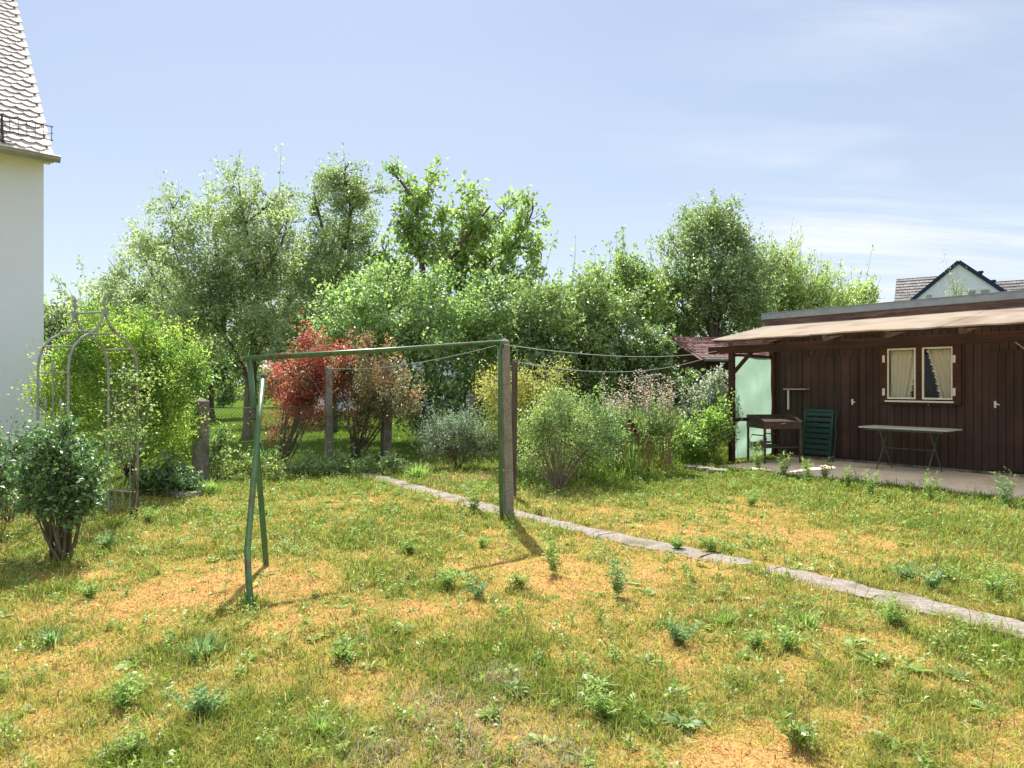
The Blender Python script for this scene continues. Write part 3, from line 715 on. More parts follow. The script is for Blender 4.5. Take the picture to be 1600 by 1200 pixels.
# --- shrubs
plant('red_maple', G(440, 726), B(12.7, [(470, 592, 42, 32), (498, 540, 30, 20), (440, 622, 24, 22), (505, 580, 30, 25), (500, 630, 40, 28), (455, 655, 30, 25), (530, 560, 25, 28)], 21, .3), 'crimson red leaved maple shrub behind the wire fence', 'shrub', L_red, M['stem'],
      nclus=620, lpc=18, L=.065, aspect=.45, tw=.28, r0=.025, seed=41, shoots=.04, upb=.2, multi=2, crown='foliage', trunk='stems')
plant('bronze_shrub', G(555, 722), B(12.9, [(560, 590, 46, 42), (595, 620, 36, 34), (545, 640, 40, 28), (635, 625, 25, 28), (590, 560, 30, 24)], 22, .3), 'bronze green shrub with fan of bare stems between two fence posts', 'shrub', L_brn, M['stem'],
      nclus=560, lpc=16, L=.06, aspect=.5, tw=.25, r0=.022, seed=43, shoots=.05, upb=.3, multi=5, crown='foliage', trunk='stems')
plant('golden_shrub', G(820, 705), B(11.9, [(830, 597, 40, 22), (868, 610, 18, 16), (772, 602, 22, 24), (805, 625, 45, 26), (850, 635, 36, 22), (820, 660, 45, 28)], 24, .25), 'golden yellow feathery shrub behind the concrete post', 'shrub', L_yel, M['stem'],
      nclus=700, lpc=18, L=.06, aspect=.3, tw=.3, r0=.02, seed=45, shoots=.06, shootlen=1.3, upb=.3, droop=.3, multi=2, crown='foliage', trunk='stems')
plant('spirea', G(872, 768), B(10.3, [(880, 680, 54, 36), (922, 662, 40, 26), (848, 715, 34, 26), (838, 660, 24, 26), (902, 718, 46, 24), (940, 690, 26, 30), (870, 645, 34, 20)], 25, .3), 'green twiggy spirea shrub on bare stems right of the concrete post', 'shrub', L_mid, M['stem'],
      nclus=900, lpc=16, L=.045, aspect=.45, tw=.26, r0=.012, seed=47, shoots=.12, shootlen=1.6, upb=.5, multi=5, crown='foliage', trunk='stems')
plant('lavender', G(715, 730), B(12.3, [(715, 688, 46, 26), (688, 694, 30, 22), (752, 692, 28, 22), (720, 668, 30, 14)], 26, .2), 'blue grey mounded lavender shrub left of the concrete post', 'shrub', L_blue, M['stem'],
      nclus=520, lpc=16, L=.055, aspect=.25, tw=.26, r0=.012, seed=49, shoots=.06, upb=.8, multi=4, crown='foliage', trunk='stems')
plant('buddleia', G(1100, 705), B(13.6, [(1118, 600, 17, 13), (1098, 620, 20, 14), (1080, 640, 18, 13), (1110, 635, 16, 14)], 27, .2), 'silvery grey leaved shrub beside the shed corner post', 'shrub', L_grey, M['stem'],
      nclus=210, lpc=14, L=.08, aspect=.4, tw=.22, r0=.015, seed=53, shoots=.05, upb=.4, multi=3, crown='foliage', trunk='stems')
plant('currant_bush', G(1112, 715), B(13.0, [(1118, 672, 18, 20), (1092, 690, 24, 13), (1130, 655, 10, 12), (1060, 692, 22, 13)], 28, .2), 'low light green currant bush under the silvery shrub', 'shrub', L_lime, M['stem'],
      nclus=360, lpc=15, L=.06, aspect=.55, tw=.24, r0=.012, seed=55, shoots=.06, upb=.4, multi=3, crown='foliage', trunk='stems')
plant('climbing_ivy', G(1035, 695), B(16.2, [(1015, 562, 32, 40), (1022, 532, 26, 12), (1045, 608, 26, 32), (1000, 600, 36, 38), (1075, 605, 16, 20)], 29, .3), 'dark leafy ivy mound climbing over the red roofed shed', 'shrub', L_dark, M['stem'],
      nclus=600, lpc=17, L=.09, aspect=.6, tw=.28, r0=.03, seed=57, shoots=.05, upb=.2, multi=2, crown='foliage', trunk='stems')
plant('rose_bush', G(95, 872), B(5.93, [(95, 728, 46, 40), (90, 692, 34, 24), (110, 785, 40, 32), (66, 760, 24, 36), (134, 758, 20, 32), (84, 800, 32, 22)], 30, .08), 'dark glossy rose bush with thick bare stems in front of the arch', 'shrub', L_rose, M['stem'],
      nclus=620, lpc=15, L=.038, aspect=.6, tw=.12, r0=.02, seed=59, shoots=.04, shootlen=1.6, upb=.3, multi=5, crown='foliage', trunk='stems')
plant('weigela', G(18, 815), B(7.0, [(16, 700, 36, 24), (4, 750, 34, 40), (-40, 710, 50, 50), (40, 735, 18, 30)], 31, .15), 'straggling dark shrub at the foot of the white house wall', 'shrub', L_rose, M['stem'],
      nclus=330, lpc=13, L=.045, aspect=.55, tw=.2, r0=.008, seed=61, shoots=.08, shootlen=1.7, upb=.5, multi=3, crown='foliage', trunk='stems')
plant('climbing_rose', G(208, 806), B(7.75, [(200, 615, 28, 22), (185, 655, 24, 26), (218, 650, 16, 26), (205, 705, 22, 34)], 32, .1), 'climbing rose with thin leaves growing up the metal arch', 'shrub', L_mid, M['stem'],
      nclus=85, lpc=12, L=.042, aspect=.6, tw=.2, r0=.013, seed=63, shoots=.1, upb=.2, multi=1, crown='foliage', trunk='stems')
plant('bramble', G(345, 748), B(10.6, [(338, 712, 15, 22), (375, 732, 20, 12), (415, 735, 24, 10), (335, 740, 18, 12)], 34, .2), 'tangle of bramble at the foot of dark fence post', 'shrub', L_mid, M['stem'],
      nclus=210, lpc=14, L=.06, aspect=.5, tw=.22, r0=.01, seed=65, shoots=.1, upb=.4, multi=2, crown='foliage', trunk='stems')
plant('nettle_patch', G(545, 742), B(11.4, [(490, 731, 36, 9), (550, 734, 36, 10), (610, 731, 30, 10), (450, 738, 26, 8)], 35, .2), 'low nettles along the fence under the bronze shrub', 'shrub', L_haz, M['stem'],
      nclus=320, lpc=13, L=.06, aspect=.45, tw=.2, r0=.008, seed=67, shoots=.12, upb=.9, multi=3, crown='foliage', trunk='stems')
plant('hydrangea', G(265, 775), B(9.2, [(262, 752, 26, 16), (240, 765, 26, 14), (285, 760, 18, 12)], 36, .12), 'low leafy hydrangea between arch and dark fence post', 'shrub', L_rose, M['stem'],
      nclus=160, lpc=13, L=.07, aspect=.6, tw=.16, r0=.01, seed=69, shoots=.05, upb=.6, multi=2, crown='foliage', trunk='stems')

# ------------------------------------------------------------------ path
def make_path():
    mb = MB(); rr = random.Random(5)
    pts = []
    for a, b in zip(PATH_PTS[:-1], PATH_PTS[1:]):
        k = max(1, round((b - a).length / .05)); pts += [a.lerp(b, i / k) for i in range(k)]
    # poured strips with crumbled edges, cracked across every metre or so
    s = 0; run = [pts[0]]; strips = []; lim = .8
    for p, q in zip(pts[:-1], pts[1:]):
        s += (q - p).length; run.append(q)
        if s > lim: strips.append(run); run = [q]; s = 0; lim = rr.uniform(.55, 1.15)
    strips.append(run)
    for run in strips:
        if len(run) < 3: continue
        n = len(run); h0 = rr.uniform(-.004, .008); tilt = rr.uniform(-.006, .006); V0 = []
        for i, p in enumerate(run):
            d = (run[min(i + 1, n - 1)] - run[max(i - 1, 0)]).normalized(); sd = Vector((-d.y, d.x, 0))
            pp = p + d * (.007 if i == 0 else -.007 if i == n - 1 else 0)
            for t, z in ((-1.06, -.03), (-1, .8), (-.5, 1), (0, 1), (.5, 1), (1, .8), (1.06, -.03)):
                e = (mnoise.noise(p * 6 + Vector((t * 9, 0, 0))) * .05 + mnoise.noise(p * 22 + Vector((t * 5, 3, 0))) * .03) * (abs(t) > .9)
                zz = (.014 + h0 + tilt * t + .004 * mnoise.noise(p * 9 + Vector((t, t, 4)))) if z > .9 else (.006 if z > .5 else -.03)
                V0.append(pp + sd * (t * .155 + e) + Vector((0, 0, zz)))
        Fs = [(a * 7 + b, a * 7 + b + 1, a * 7 + b + 8, a * 7 + b + 7) for a in range(n - 1) for b in range(6)]
        mb.add(V0, Fs + [tuple(range(7)), tuple((n - 1) * 7 + k for k in range(7))])
    o = mb.build('path', M['slab']); tag(o, kind='structure')
    mb = MB()
    for px, py in [(1083, 731), (1103, 733.5), (1122, 736.5)]:
        g = G(px, py); mb.box((g.x, g.y, .015), (.30, .26, .05), Matrix.Rotation(-.5 + px % 3 * .1, 3, 'Z'), .008)
    tag(mb.build('path', M['slab']), kind='structure')
    for px, py, s in [(275, 737, .5), (290, 775, .32)]:
        g = G(px, py); mb = MB(); mb.box((g.x, g.y, .03), (s * .9, s, .06), Matrix.Rotation(.6 + s, 3, 'Z'), .01)
        o = mb.build('stone_slab', M['slab'])
        tag(o, 'pale flat stone slab beside the dark fence post' if s > .4 else 'small pale stone slab in the grass below dark fence post', 'slab')
make_path()
def make_patio():
    mb = MB(); rr = random.Random(2)
    r = .42; 
    while r < 9.5:
        d = 0.03
        while d < 2.4:
            w = hut_world(r + .245, d + .245, .0)
            mb.box(w + Vector((0, 0, -.012 + rr.uniform(-.003, .003))), (.486, .486, .06), Matrix.Rotation(H_ANG, 3, 'Z'), .006)
            d += .495
        r += .495
    w = hut_world(4.9, 1.27)
    mb.box((w.x, w.y, -.03), (9.2, 2.48, .04), Matrix.Rotation(H_ANG, 3, 'Z'))
    tag(mb.build('patio', M['patio']), kind='structure')
make_patio()

# ------------------------------------------------------------------ hut
hut = thing('garden_hut', HC, 'dark brown plank garden hut with felted lean to canopy and curtained window', 'hut', H_ANG)
def hl(r, d, h): return (r, -d, h)      # hut-local coordinates
HL, HD, HW = 9.5, 3.6, 2.74
wx0, wx1 = hut_r(1386), hut_r(1491); wz0, wz1 = hut_h(1438, 625), hut_h(1438, 542)
mb = MB(); rr = random.Random(4); r = .0
while r < HL - .05:
    w = .125
    parts = [(.06, HW)]
    if r + w > wx0 and r < wx1: parts = [(.06, wz0), (wz1, HW)]
    for z0, z1 in parts:
        mb.box((r + w / 2, .012 + rr.uniform(0, .004), (z0 + z1) / 2), (w - .007, .024, z1 - z0), None, .004)
    r += w
# window hole edges that fall inside a plank are covered by the window frame; backing board behind joints
mb.box(((wx0 - .13) / 2, .04, HW / 2), (wx0 - .13, .02, HW - .1)); mb.box(((wx1 + .13 + HL) / 2, .04, HW / 2), (HL - wx1 - .13, .02, HW - .1))
mb.box(((wx0 + wx1) / 2, .04, wz0 / 2), (wx1 - wx0 + .3, .02, wz0 - .08)); mb.box(((wx0 + wx1) / 2, .04, (wz1 + HW) / 2), (wx1 - wx0 + .3, .02, HW - wz1 - .02))
# side and rear walls in boards
k = 0
while k * .16 < HW - .1:
    mb.box((-.012, HD / 2 + .05, .14 + k * .16), (.024, HD, .152), None, .004); mb.box((HL + .012, HD / 2 + .05, .14 + k * .16), (.024, HD, .152), None, .004)
    mb.box((HL / 2, HD + .062, .14 + k * .16), (HL, .024, .152)); k += 1
mb.build('wall', M['hut_wood'], hut)
mb = MB(); mb.box((HL / 2, .016, .03), (HL, .05, .06)); mb.box((HL / 2, HD / 2, .03), (HL - .1, HD - .1, .06)); mb.build('plinth', M['concrete_dark'], hut)
# roof with fascia and metal edge
mb = MB(); mb.box((HL / 2, HD / 2 + .0, 2.86), (HL + .3, HD + .25, .06)); roof = mb.build('roof', M['flashing'], hut)
mb = MB(); mb.box((HL / 2, -.152, 2.905), (HL + .36, .035, .13), None, .008)
mb.box((HL / 2, -.135, 2.972), (HL + .36, .10, .012))
mb.box((-.185, HD / 2, 2.905), (.03, HD + .3, .13)); mb.box((HL + .185, HD / 2, 2.905), (.03, HD + .3, .13)); mb.build('metal_edge', M['flashing'], roof)
mb = MB(); mb.box((HL / 2, -.128, 2.775), (HL + .3, .028, .15), None, .004)
mb.box((-.155, HD / 2, 2.775), (.03, HD + .2, .16)); mb.build('fascia', M['fascia'], roof)
# canopy: thin sloping felted boards in three sheets with lapped seams
CD = 2.1; cz = lambda d: 2.72 - (2.72 - 2.335) * (d - .1) / (CD - .1)
mb = MB(); seams = [-.02, 1.95, 3.9, 5.85, 7.8, HL + .02]
for i, (a, b) in enumerate(zip(seams[:-1], seams[1:])):
    up = .004 * (i % 2)
    def fn(u, v, a=a, b=b, up=up):
        d = .145 + v * (CD - .145); x = a - .03 + u * (b - a + .03)
        return Vector((x, -d, cz(d) + up + .005 * math.sin(x * 4.1 + v * 3) * v + .003 * math.sin(x * 13 + 1) * v + .004 * math.sin(v * 9 + x * 2)))
    n0 = len(mb.v); mb.grid(fn, 14, 8)
    def edge(u, v, fn=fn): return fn(u, 1) - Vector((0, 0, .022 * v))
    mb.grid(edge, 14, 1)
    def edgeL(u, v, fn=fn): return fn(0, u) - Vector((0, 0, .022 * v))
    mb.grid(edgeL, 8, 1)
    def edgeR(u, v, fn=fn): return fn(1, u) - Vector((0, 0, .022 * v))
    mb.grid(edgeR, 8, 1)
canopy = mb.build('canopy', M['canopy'], hut)
raf = [hut_r(1151, 1.85), hut_r(1203, 1.85), hut_r(1293, 1.95), hut_r(1391, 1.95), hut_r(1507, 1.95)]
st = raf[-1] - raf[-2]; raf += [raf[-1] + st, raf[-1] + 2 * st, raf[-1] + 3 * st]
for x in raf:
    mb = MB(); a, b = Vector(hl(x, .02, cz(.02) - .075)), Vector(hl(x, 2.06, cz(2.06) - .082)); mb.bar(a, b, .07, .085)
    mb.build('rafter', M['fascia'], canopy)
mb = MB(); mb.box((HL / 2, -2.03, cz(2.03) - .040), (HL + .04, .022, .032)); mb.build('batten', M['hut_beam'], canopy)
mb = MB(); mb.box((HL / 2 - .12, -1.7, 2.16), (HL + .5, .10, .145), None, .008); mb.build('beam', M['hut_beam'], hut)
px_post = hut_r(1143.5, 1.7)
for x in (px_post, px_post + 5.6, HL - .1):
    mb = MB(); mb.box((x, -1.7, 1.05), (.10, .10, 2.075), None, .008); mb.build('post', M['hut_beam'], hut)
mb = MB(); mb.bar(hl(px_post + .02, 1.695, 1.70), hl(px_post + .42, 1.695, 2.10), .05, .075, (0, 1, 0)); mb.build('brace', M['hut_beam'], hut)
mb = MB(); mb.box((.0, -.06, 1.37), (.11, .10, 2.68), None, .008); mb.build('post', M['hut_beam'], hut)
# horizontal boards at the end of the wall, inside the lean-to
# green sheet windbreak between the front post and the wall
sx = -.02
def sheet(z0, z1, name):
    mb = MB()
    def fn(u, v):
        d = .12 + u * (1.7 - .17); z = z0 + v * (z1 - z0)
        return Vector((px_post * (d / 1.7) * 1.0 + .015 * math.sin(u * 7 + v * 2) * math.sin(v * 5) + .012 * math.sin(v * 9 + u * 4) , -d, z - .10 * (1 - u) * (v > .9) * 0))
    mb.grid(fn, 24, 24); 
    return mb.build(name, M['sheet'], hut, smooth=True)
sheet(.84, 2.03, 'screen_sheet'); sheet(.06, .78, 'screen_sheet')
mb = MB(); mb.bar(hl(px_post, 1.66, .81), hl(0, .1, .81), .05, .06); mb.build('screen_rail', M['hut_beam'], hut); mb = MB(); mb.bar(hl(px_post, 1.66, 2.06), hl(0, .1, 2.06), .04, .05); mb.build('screen_rail', M['hut_beam'], hut)
# window
win = thing('window', (0, 0, 0), None, None); win.parent = hut
mb = MB(); wc, hc = (wx0 + wx1) / 2, (wz0 + wz1) / 2; W, H = wx1 - wx0, wz1 - wz0
mb.box((wx0 - .05, -.016, hc), (.13, .05, H + .16), None, .006); mb.box((wx1 + .05, -.016, hc), (.13, .05, H + .16), None, .006)
mb.box((wc, -.0165, wz1 + .045), (W, .049, .11)); mb.box((wc, -.0165, wz0 - .05), (W, .049, .075)); mb.box((wc, -.016, hc), (.085, .05, H))
mb.build('frame', M['hut_beam'], win)
half = (W - .085) / 2
for k in (-1, 1):
    c = wc + k * (.0425 + half / 2)
    mb = MB(); t = .032
    for s in (-1, 1):
        mb.box((c + s * (half / 2 - t / 2 - .006), -.012, hc), (t, .035, H - .02), None, .004); mb.box((c, -.0115, hc + s * (H / 2 - t / 2 - .01)), (half - .012 - 2 * t, .034, t), None, .004)
    mb.build('sash', M['white_paint'], win)
    mb = MB(); mb.box((c, -.006, hc), (half - .07, .004, H - .08)); mb.build('pane', M['glass'], win)
    # curtain gathered to the outer side, with a ruffled edge
    mb = MB(); o0 = c + k * (half / 2 - .03)
    full = half - .05
    def width(v, k=k):
        if k < 0: return full * (.97 - .30 * max(0, 1 - v) ** 1.6 * (v < 1))
        return full * (.84 - .50 * max(0, 1 - v) ** .8)
    def cf(u, v, k=k, o0=o0):
        z = wz0 + .035 + v * (H - .07); w = width(v)
        return Vector((o0 - k * u * w, .05 + .028 * math.sin(u * 34 + 1.2 * math.sin(v * 3)) + .008 * math.sin(u * 71), z))
    mb.grid(cf, 90, 14); mb.build('curtain', M['curtain'], win, smooth=True)
    mb = MB()
    def rf(u, v, k=k, o0=o0):
        z = wz0 + .035 + u * (H - .07); w = width(u)
        return Vector((o0 - k * (w - .005 + v * (.05 + .02 * math.sin(u * 95))), .028 + v * .014 * math.sin(u * 80), z + .012 * v * math.sin(u * 47)))
    mb.grid(rf, 120, 3); mb.build('ruffle', M['curtain'], win)
mb = MB(); mb.box((wc, -.035, wz0 - .028), (W + .02, .09, .03), None, .006); mb.build('sill', M['white_paint'], win)
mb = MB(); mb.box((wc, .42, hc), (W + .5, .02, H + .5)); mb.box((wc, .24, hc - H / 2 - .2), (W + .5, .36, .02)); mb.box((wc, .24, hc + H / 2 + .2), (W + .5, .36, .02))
mb.box((wc - W / 2 - .24, .24, hc), (.02, .36, H + .4)); mb.box((wc + W / 2 + .24, .24, hc), (.02, .36, H + .4)); mb.build('dark_interior', M['dark'], win)  # near-black box stands in for the unlit hut interior behind the curtains
for px in (1382.5, 1492.5):
    for py in (561, 612.5):
        x = hut_r(px); z = hut_h(px, py); mb = MB()
        mb.box((x, -.048, z), (.045, .014, .13), None, .004); mb.tube([(x + .01, -.058, z - .05), (x + .01, -.058, z + .05)], .013, 6)
        mb.build('hinge', M['white_paint'], win)
# doors: plank leaves standing slightly proud
for p0, p1, hp, hy, hinge_side in ((1256, 1341, 1333, 628, -1), (1547, 1640, 1556, 632, 1)):
    x0, x1 = hut_r(p0), hut_r(p1); mb = MB(); n = 7; w = (x1 - x0) / n
    for i in range(n): mb.box((x0 + (i + .5) * w, -.014, 1.07), (w - .006, .022, 1.94), None, .003)
    for z in (.4, 1.75): pass
    door = mb.build('door', M['hut_wood'], hut)
    x = hut_r(hp); z = hut_h(hp, hy); mb = MB()
    mb.box((x, -.031, z), (.032, .01, .11), None, .003); mb.tube([(x, -.03, z + .02), (x, -.075, z + .02), (x + .075 * (-hinge_side if hp < 1400 else 1), -.078, z - .005)], .009, 6)
    mb.build('handle', M['white_paint'], door)
mb = MB(); a = Vector(hl(hut_r(1576, .35), .35, hut_h(1576, 527, .35))); b = Vector(hl(hut_r(1606, .3), .3, hut_h(1606, 549, .3)))
mb.tube([a, b], .009, 6); mb.tube([a + Vector((-.05, 0, .0)), a + Vector((.03, 0, .012))], .02, 6); mb.build('stay_rod', M['galv'], hut)
for px, py in ((1377, 543), (1452, 633), (1367, 535)):
    mb = MB(); x = hut_r(px); z = hut_h(px, py); mb.tube([(x, -.01, z), (x, -.05, z), (x + .01, -.055, z + .02)], .008, 6); mb.build('hook', M['galv'], hut)

# ---- things under the canopy
# folding table
tc_ = hut_world(hut_r(1420, .55), .55); tb = thing('folding_table', (tc_.x, tc_.y, .02), 'long narrow folding table with pale green top and crossed metal legs', 'table', H_ANG)
mb = MB(); TL, TD, TH = 1.42, .60, .735
mb.box((0, 0, TH - .012), (TL, TD, .024), None, .006); mb.build('tabletop', M['table_top'], tb)
mb = MB(); mb.box((0, -TD / 2 + .06, TH - .042), (TL - .2, .025, .035)); mb.box((0, TD / 2 - .06, TH - .042), (TL - .2, .025, .035)); mb.build('apron', M['green_metal'], tb)
for x in (-.40, .40):
    for s in (-1, 1):
        mb = MB(); xo = x + s * .012
        mb.tube([(xo, s * .26, .0), (xo, s * .27, .01), (xo, 0, TH * .52), (xo, -s * .22, TH - .05)], .011, 7); mb.build('leg', M['green_metal'], tb)
mb = MB(); mb.tube([(-.40, 0, TH * .5), (.40, 0, TH * .5)], .008, 6); mb.build('stretcher', M['green_metal'], tb)

# charcoal grill table (tray on legs)
ga = math.atan2(.10, .66) - .05
gc_ = Vector((5.03, 13.12, 0)); gr = thing('charcoal_grill', gc_, 'rusty dark metal barbecue trough on four legs with lower shelf', 'grill', ga)
GW, GD = .74, .74; zt, zb = .86, .66
mb = MB(); hw, hd_ = GW / 2, GD / 2
mb.box((0, -hd_, (zt + zb) / 2 - .03), (GW, .014, zt - zb - .06)); mb.box((0, hd_, (zt + zb) / 2 + .02), (GW, .014, zt - zb + .04))
for s in (-1, 1):
    mb.prism([(s * hw, -hd_ + .007, zb), (s * hw, hd_ - .007, zb), (s * hw, hd_ - .007, zt + .04), (s * hw, -.05, zt + .03), (s * hw, -hd_ + .007, zt - .06)], (-.007, 0, 0), (.007, 0, 0))
mb.box((0, 0, zb + .01), (GW - .016, GD - .016, .015)); mb.build('trough', M['grill_metal'], gr)
mb = MB(); mb.box((.0, -.02, zt - .07), (GW - .04, GD - .08, .012), Matrix.Rotation(.05, 3, 'X')); mb.build('grill_plate', M['grill_tray'], gr)
for sx_ in (-1, 1):
    for sy_ in (-1, 1):
        mb = MB(); mb.bar((sx_ * (hw - .02), sy_ * (hd_ - .02), 0), (sx_ * (hw - .02), sy_ * (hd_ - .02), zb), .036, .036, (0, 1, 0)); mb.build('leg', M['grill_metal'], gr)
mb = MB(); mb.box((.0, .0, .31), (GW - .08, GD - .08, .02)); mb.build('shelf', M['grill_metal'], gr)
mb = MB(); mb.tube([(-.05, -hd_ - .01, .75), (-.05, -hd_ - .04, .76), (.02, -hd_ - .04, .77), (.02, -hd_ - .01, .76)], .008, 6); mb.build('handle', M['galv'], gr)

# small metal armchair behind the grill
cc = Vector((5.02, 13.74, 0)); ch = thing('garden_chair', cc, 'small metal tube garden chair half hidden behind the rusty barbecue', 'chair', .74)
mb = MB()
for i in range(6): mb.box((-.2 + i * .08, 0, .335), (.06, .40, .014), None, .004)
mb.build('seat', M['grill_metal'], ch)
for s in (-1, 1):
    mb = MB(); x = s * .27
    mb.tube([(x, -.24, .0), (x * 1.02, -.22, .2), (x * .98, -.2, .33), (x * 1.03, -.25, .43), (x, -.2, .485), (x, .0, .49), (x, .22, .50)], .012, 7); mb.build('arm', M['grill_metal'], ch)
    mb = MB(); mb.tube([(x, .28, 0), (x, .22, .34), (x, .27, .62)], .012, 7); mb.build('leg', M['grill_metal'], ch)
mb = MB()
for z in (.48, .56, .62): mb.tube([(-.27, .245 + (z - .48) * .15, z), (0, .29 + (z - .48) * .15, z), (.27, .245 + (z - .48) * .15, z)], .010, 6)
mb.build('backrest', M['grill_metal'], ch)

# folded green plastic chair leaning on the wall
w0 = hut_world(hut_r(1276, .3), .3); fc = thing('folded_chair', (w0.x, w0.y, .018), 'dark green slatted folding chair folded and leaning against the hut wall', 'chair', H_ANG)
tilt = .16
def fp(x, z, o=0.0): return Vector((x, -.05 + z * tilt + o, z))
for s in (-1, 1):
    mb = MB(); mb.bar(fp(s * .27, 0), fp(s * .27, .98), .045, .028, (0, 1, 0)); mb.build('side_frame', M['green_plastic'], fc)
    mb = MB(); mb.tube([fp(s * .32, .0, .05), fp(s * .335, .5, .06), fp(s * .31, .72, .04), fp(s * .335, .95, .04)], .016, 7); mb.build('leg', M['green_plastic'], fc)
for i in range(8):
    z = .16 + i * .105; mb = MB(); mb.box(fp(0, z), (.495, .016, .072), Matrix.Rotation(-tilt, 3, 'X'), .006); mb.build('slat', M['green_plastic'], fc)
mb = MB(); mb.box(fp(0, .965, .0), (.495, .026, .05), Matrix.Rotation(-tilt, 3, 'X'), .006); mb.build('top_rail', M['green_plastic'], fc)

# wall shelf with pale edges
x0, x1 = hut_r(1227, .12), hut_r(1264, .03); zt_ = hut_h(1227, 608, .12); zb_ = hut_h(1227, 639, .12)
sh_ = thing('wall_shelf', hut_world(x0, 0, zt_), 'pale edged shelf board on white bracket fixed to the dark hut wall', 'shelf', H_ANG)
mb = MB(); mb.box(((x1 - x0) / 2, -.10, 0), (x1 - x0 + .02, .18, .022), None, .004); mb.build('board', M['grill_tray'], sh_)
mb = MB(); mb.box((.01, -.02, -(zt_ - zb_) / 2 - .012), (.028, .03, zt_ - zb_)); mb.build('bracket', M['white_paint'], sh_)

# ------------------------------------------------------------------ white house on the left
HE = Vector((.727, .686, 0)).normalized(); HB = Vector((-HE.y, HE.x, 0)); HA = math.atan2(HE.y, HE.x)
GP = Vector((-6.95, 10.37, 0))           # gutter end above the ground
house = thing('white_house', GP, 'white rendered house with steep beaver tail tiled roof at the left edge of the view', 'house', HA)
EH = 4.93; PITCH = math.radians(47); RD = 5.4
mb = MB(); zw = EH - .02
wy = .36; wl = 11; dep = 2 * (RD - wy)
prof = [(-.08, wy, -.1), (-.08, wy + dep, -.1), (-.08, wy + dep, zw + .25), (-.08, RD, zw + .25 + (dep / 2) * math.tan(PITCH) - .15), (-.08, wy, zw + .25)]
mb.prism(prof, (0, 0, 0), (-wl, 0, 0)); mb.build('wall', M['render_white'], house)
mb = MB(); mb.box((-wl / 2, wy / 2 + .02, zw + .02), (wl, wy, .03)); mb.build('soffit', M['white_paint'], house)
# tiled roof slope facing the garden: overlapping scalloped tiles
roofm = MB(); ex = .155; tw_ = .185; cosP, sinP = math.cos(PITCH), math.sin(PITCH)
def rp_(x, s, o): return Vector((x, s * cosP - o * sinP, EH + s * sinP + o * cosP))
NS = int(RD / cosP / ex)
roofm.prism([rp_(0, 0, -.03), rp_(0, RD / cosP, -.03), rp_(0, RD / cosP, -.09), rp_(0, 0, -.09)], (.0, 0, 0), (-wl, 0, 0))
roofm.prism([(0, 2 * RD, EH - .03), (0, RD, EH + RD * math.tan(PITCH) - .03), (0, RD, EH + RD * math.tan(PITCH) - .12), (0, 2 * RD, EH - .12)], (.0, 0, 0), (-wl, 0, 0))
rr = random.Random(8)
for i in range(NS):
    s0 = i * ex - .02
    for j in range(34):
        x0 = -(j + (.5 if i % 2 else 0)) * tw_ ; x1 = x0 - tw_ + .004
        if i % 2 and j == 0: pass
        lift = .016 + rr.uniform(-.003, .004)
        nseg = 6; low = []
        for k in range(nseg + 1):
            t = k / nseg; low.append((x0 + (x1 - x0) * t, s0 + .05 * (1 - math.sin(math.pi * t)) ))
        top = [(x1, s0 + ex * 1.7), (x0, s0 + ex * 1.7)]
        vs = []; 
        for th in (0, -.015):
            for (x, s) in low: vs.append(rp_(x, s, lift + th + .004))
            for (x, s) in top: vs.append(rp_(x, s, -.012 + th + .004))
        n = len(low) + 2
        fs = [tuple(range(n))] + [(a, (a + 1) % n, n + (a + 1) % n, n + a) for a in range(n)]
        roofm.add(vs, fs)
roofh = roofm.build('roof', M['roof_tile'], house)
# ridge capping
mb = MB(); mb.tube([(.02, RD, EH + RD * math.tan(PITCH) + .0), (-wl, RD, EH + RD * math.tan(PITCH) + .0)], .1, 8); mb.build('ridge', M['roof_tile'], roofh)
# gutter
mb = MB()
prof = [(math.cos(a) * .075, math.sin(a) * .075) for a in [math.pi + math.pi * k / 8 for k in range(9)]]
pin = [(x * .88, z * .88) for x, z in prof[::-1]]
poly = [(.06, -.055 + x, EH - .0 + z) for x, z in prof + pin]
mb.prism(poly, (0, 0, 0), (-wl, 0, 0))
mb.tube([(.06, -.135, EH + .0), (-wl, -.135, EH + .0)], .011, 6)
mb.prism([(.06, -.055 + x, EH + z) for x, z in prof], (0, 0, 0), (-.008, 0, 0))
for k in range(12):
    x = -.5 - k * .8; pr2 = [(x, -.055 + a * 1.07, EH + b * 1.07) for a, b in prof]; mb.prism(pr2 + [(x, -.055 + a, EH + b) for a, b in prof[::-1]], (0, 0, 0), (-.03, 0, 0))
mb.build('gutter', M['zinc'], house)
# snow guard
mb = MB(); 
def sg(x, s, z): b = rp_(x, s, .03); return b + Vector((0, -.02, z))
for z in (.03, .24): mb.bar(sg(.02, .38, z), sg(-5, .38, z), .012, .012)
mb.bar(sg(.02, .38, .135), sg(-5, .38, .135), .007, .007)
k = 0
while k * .105 < 5: mb.bar(sg(-k * .105, .38, .02), sg(-k * .105, .38, .25), .008, .008, (0, 1, 0)); k += 1
for x in (-.62, -1.9, -3.2):
    mb.bar(sg(x, .38, -.05), sg(x, .38, .27), .03, .014, (0, 1, 0)); mb.bar(sg(x, .38, .24), rp_(x, .12, .03), .025, .012); mb.bar(rp_(x, .12, .03), rp_(x, .5, .035), .03, .012)
    mb.tube([rp_(x + .1, .14, .05), rp_(x - .1, .14, .05)], .012, 6)
mb.build('snow_guard', M['iron'], house)

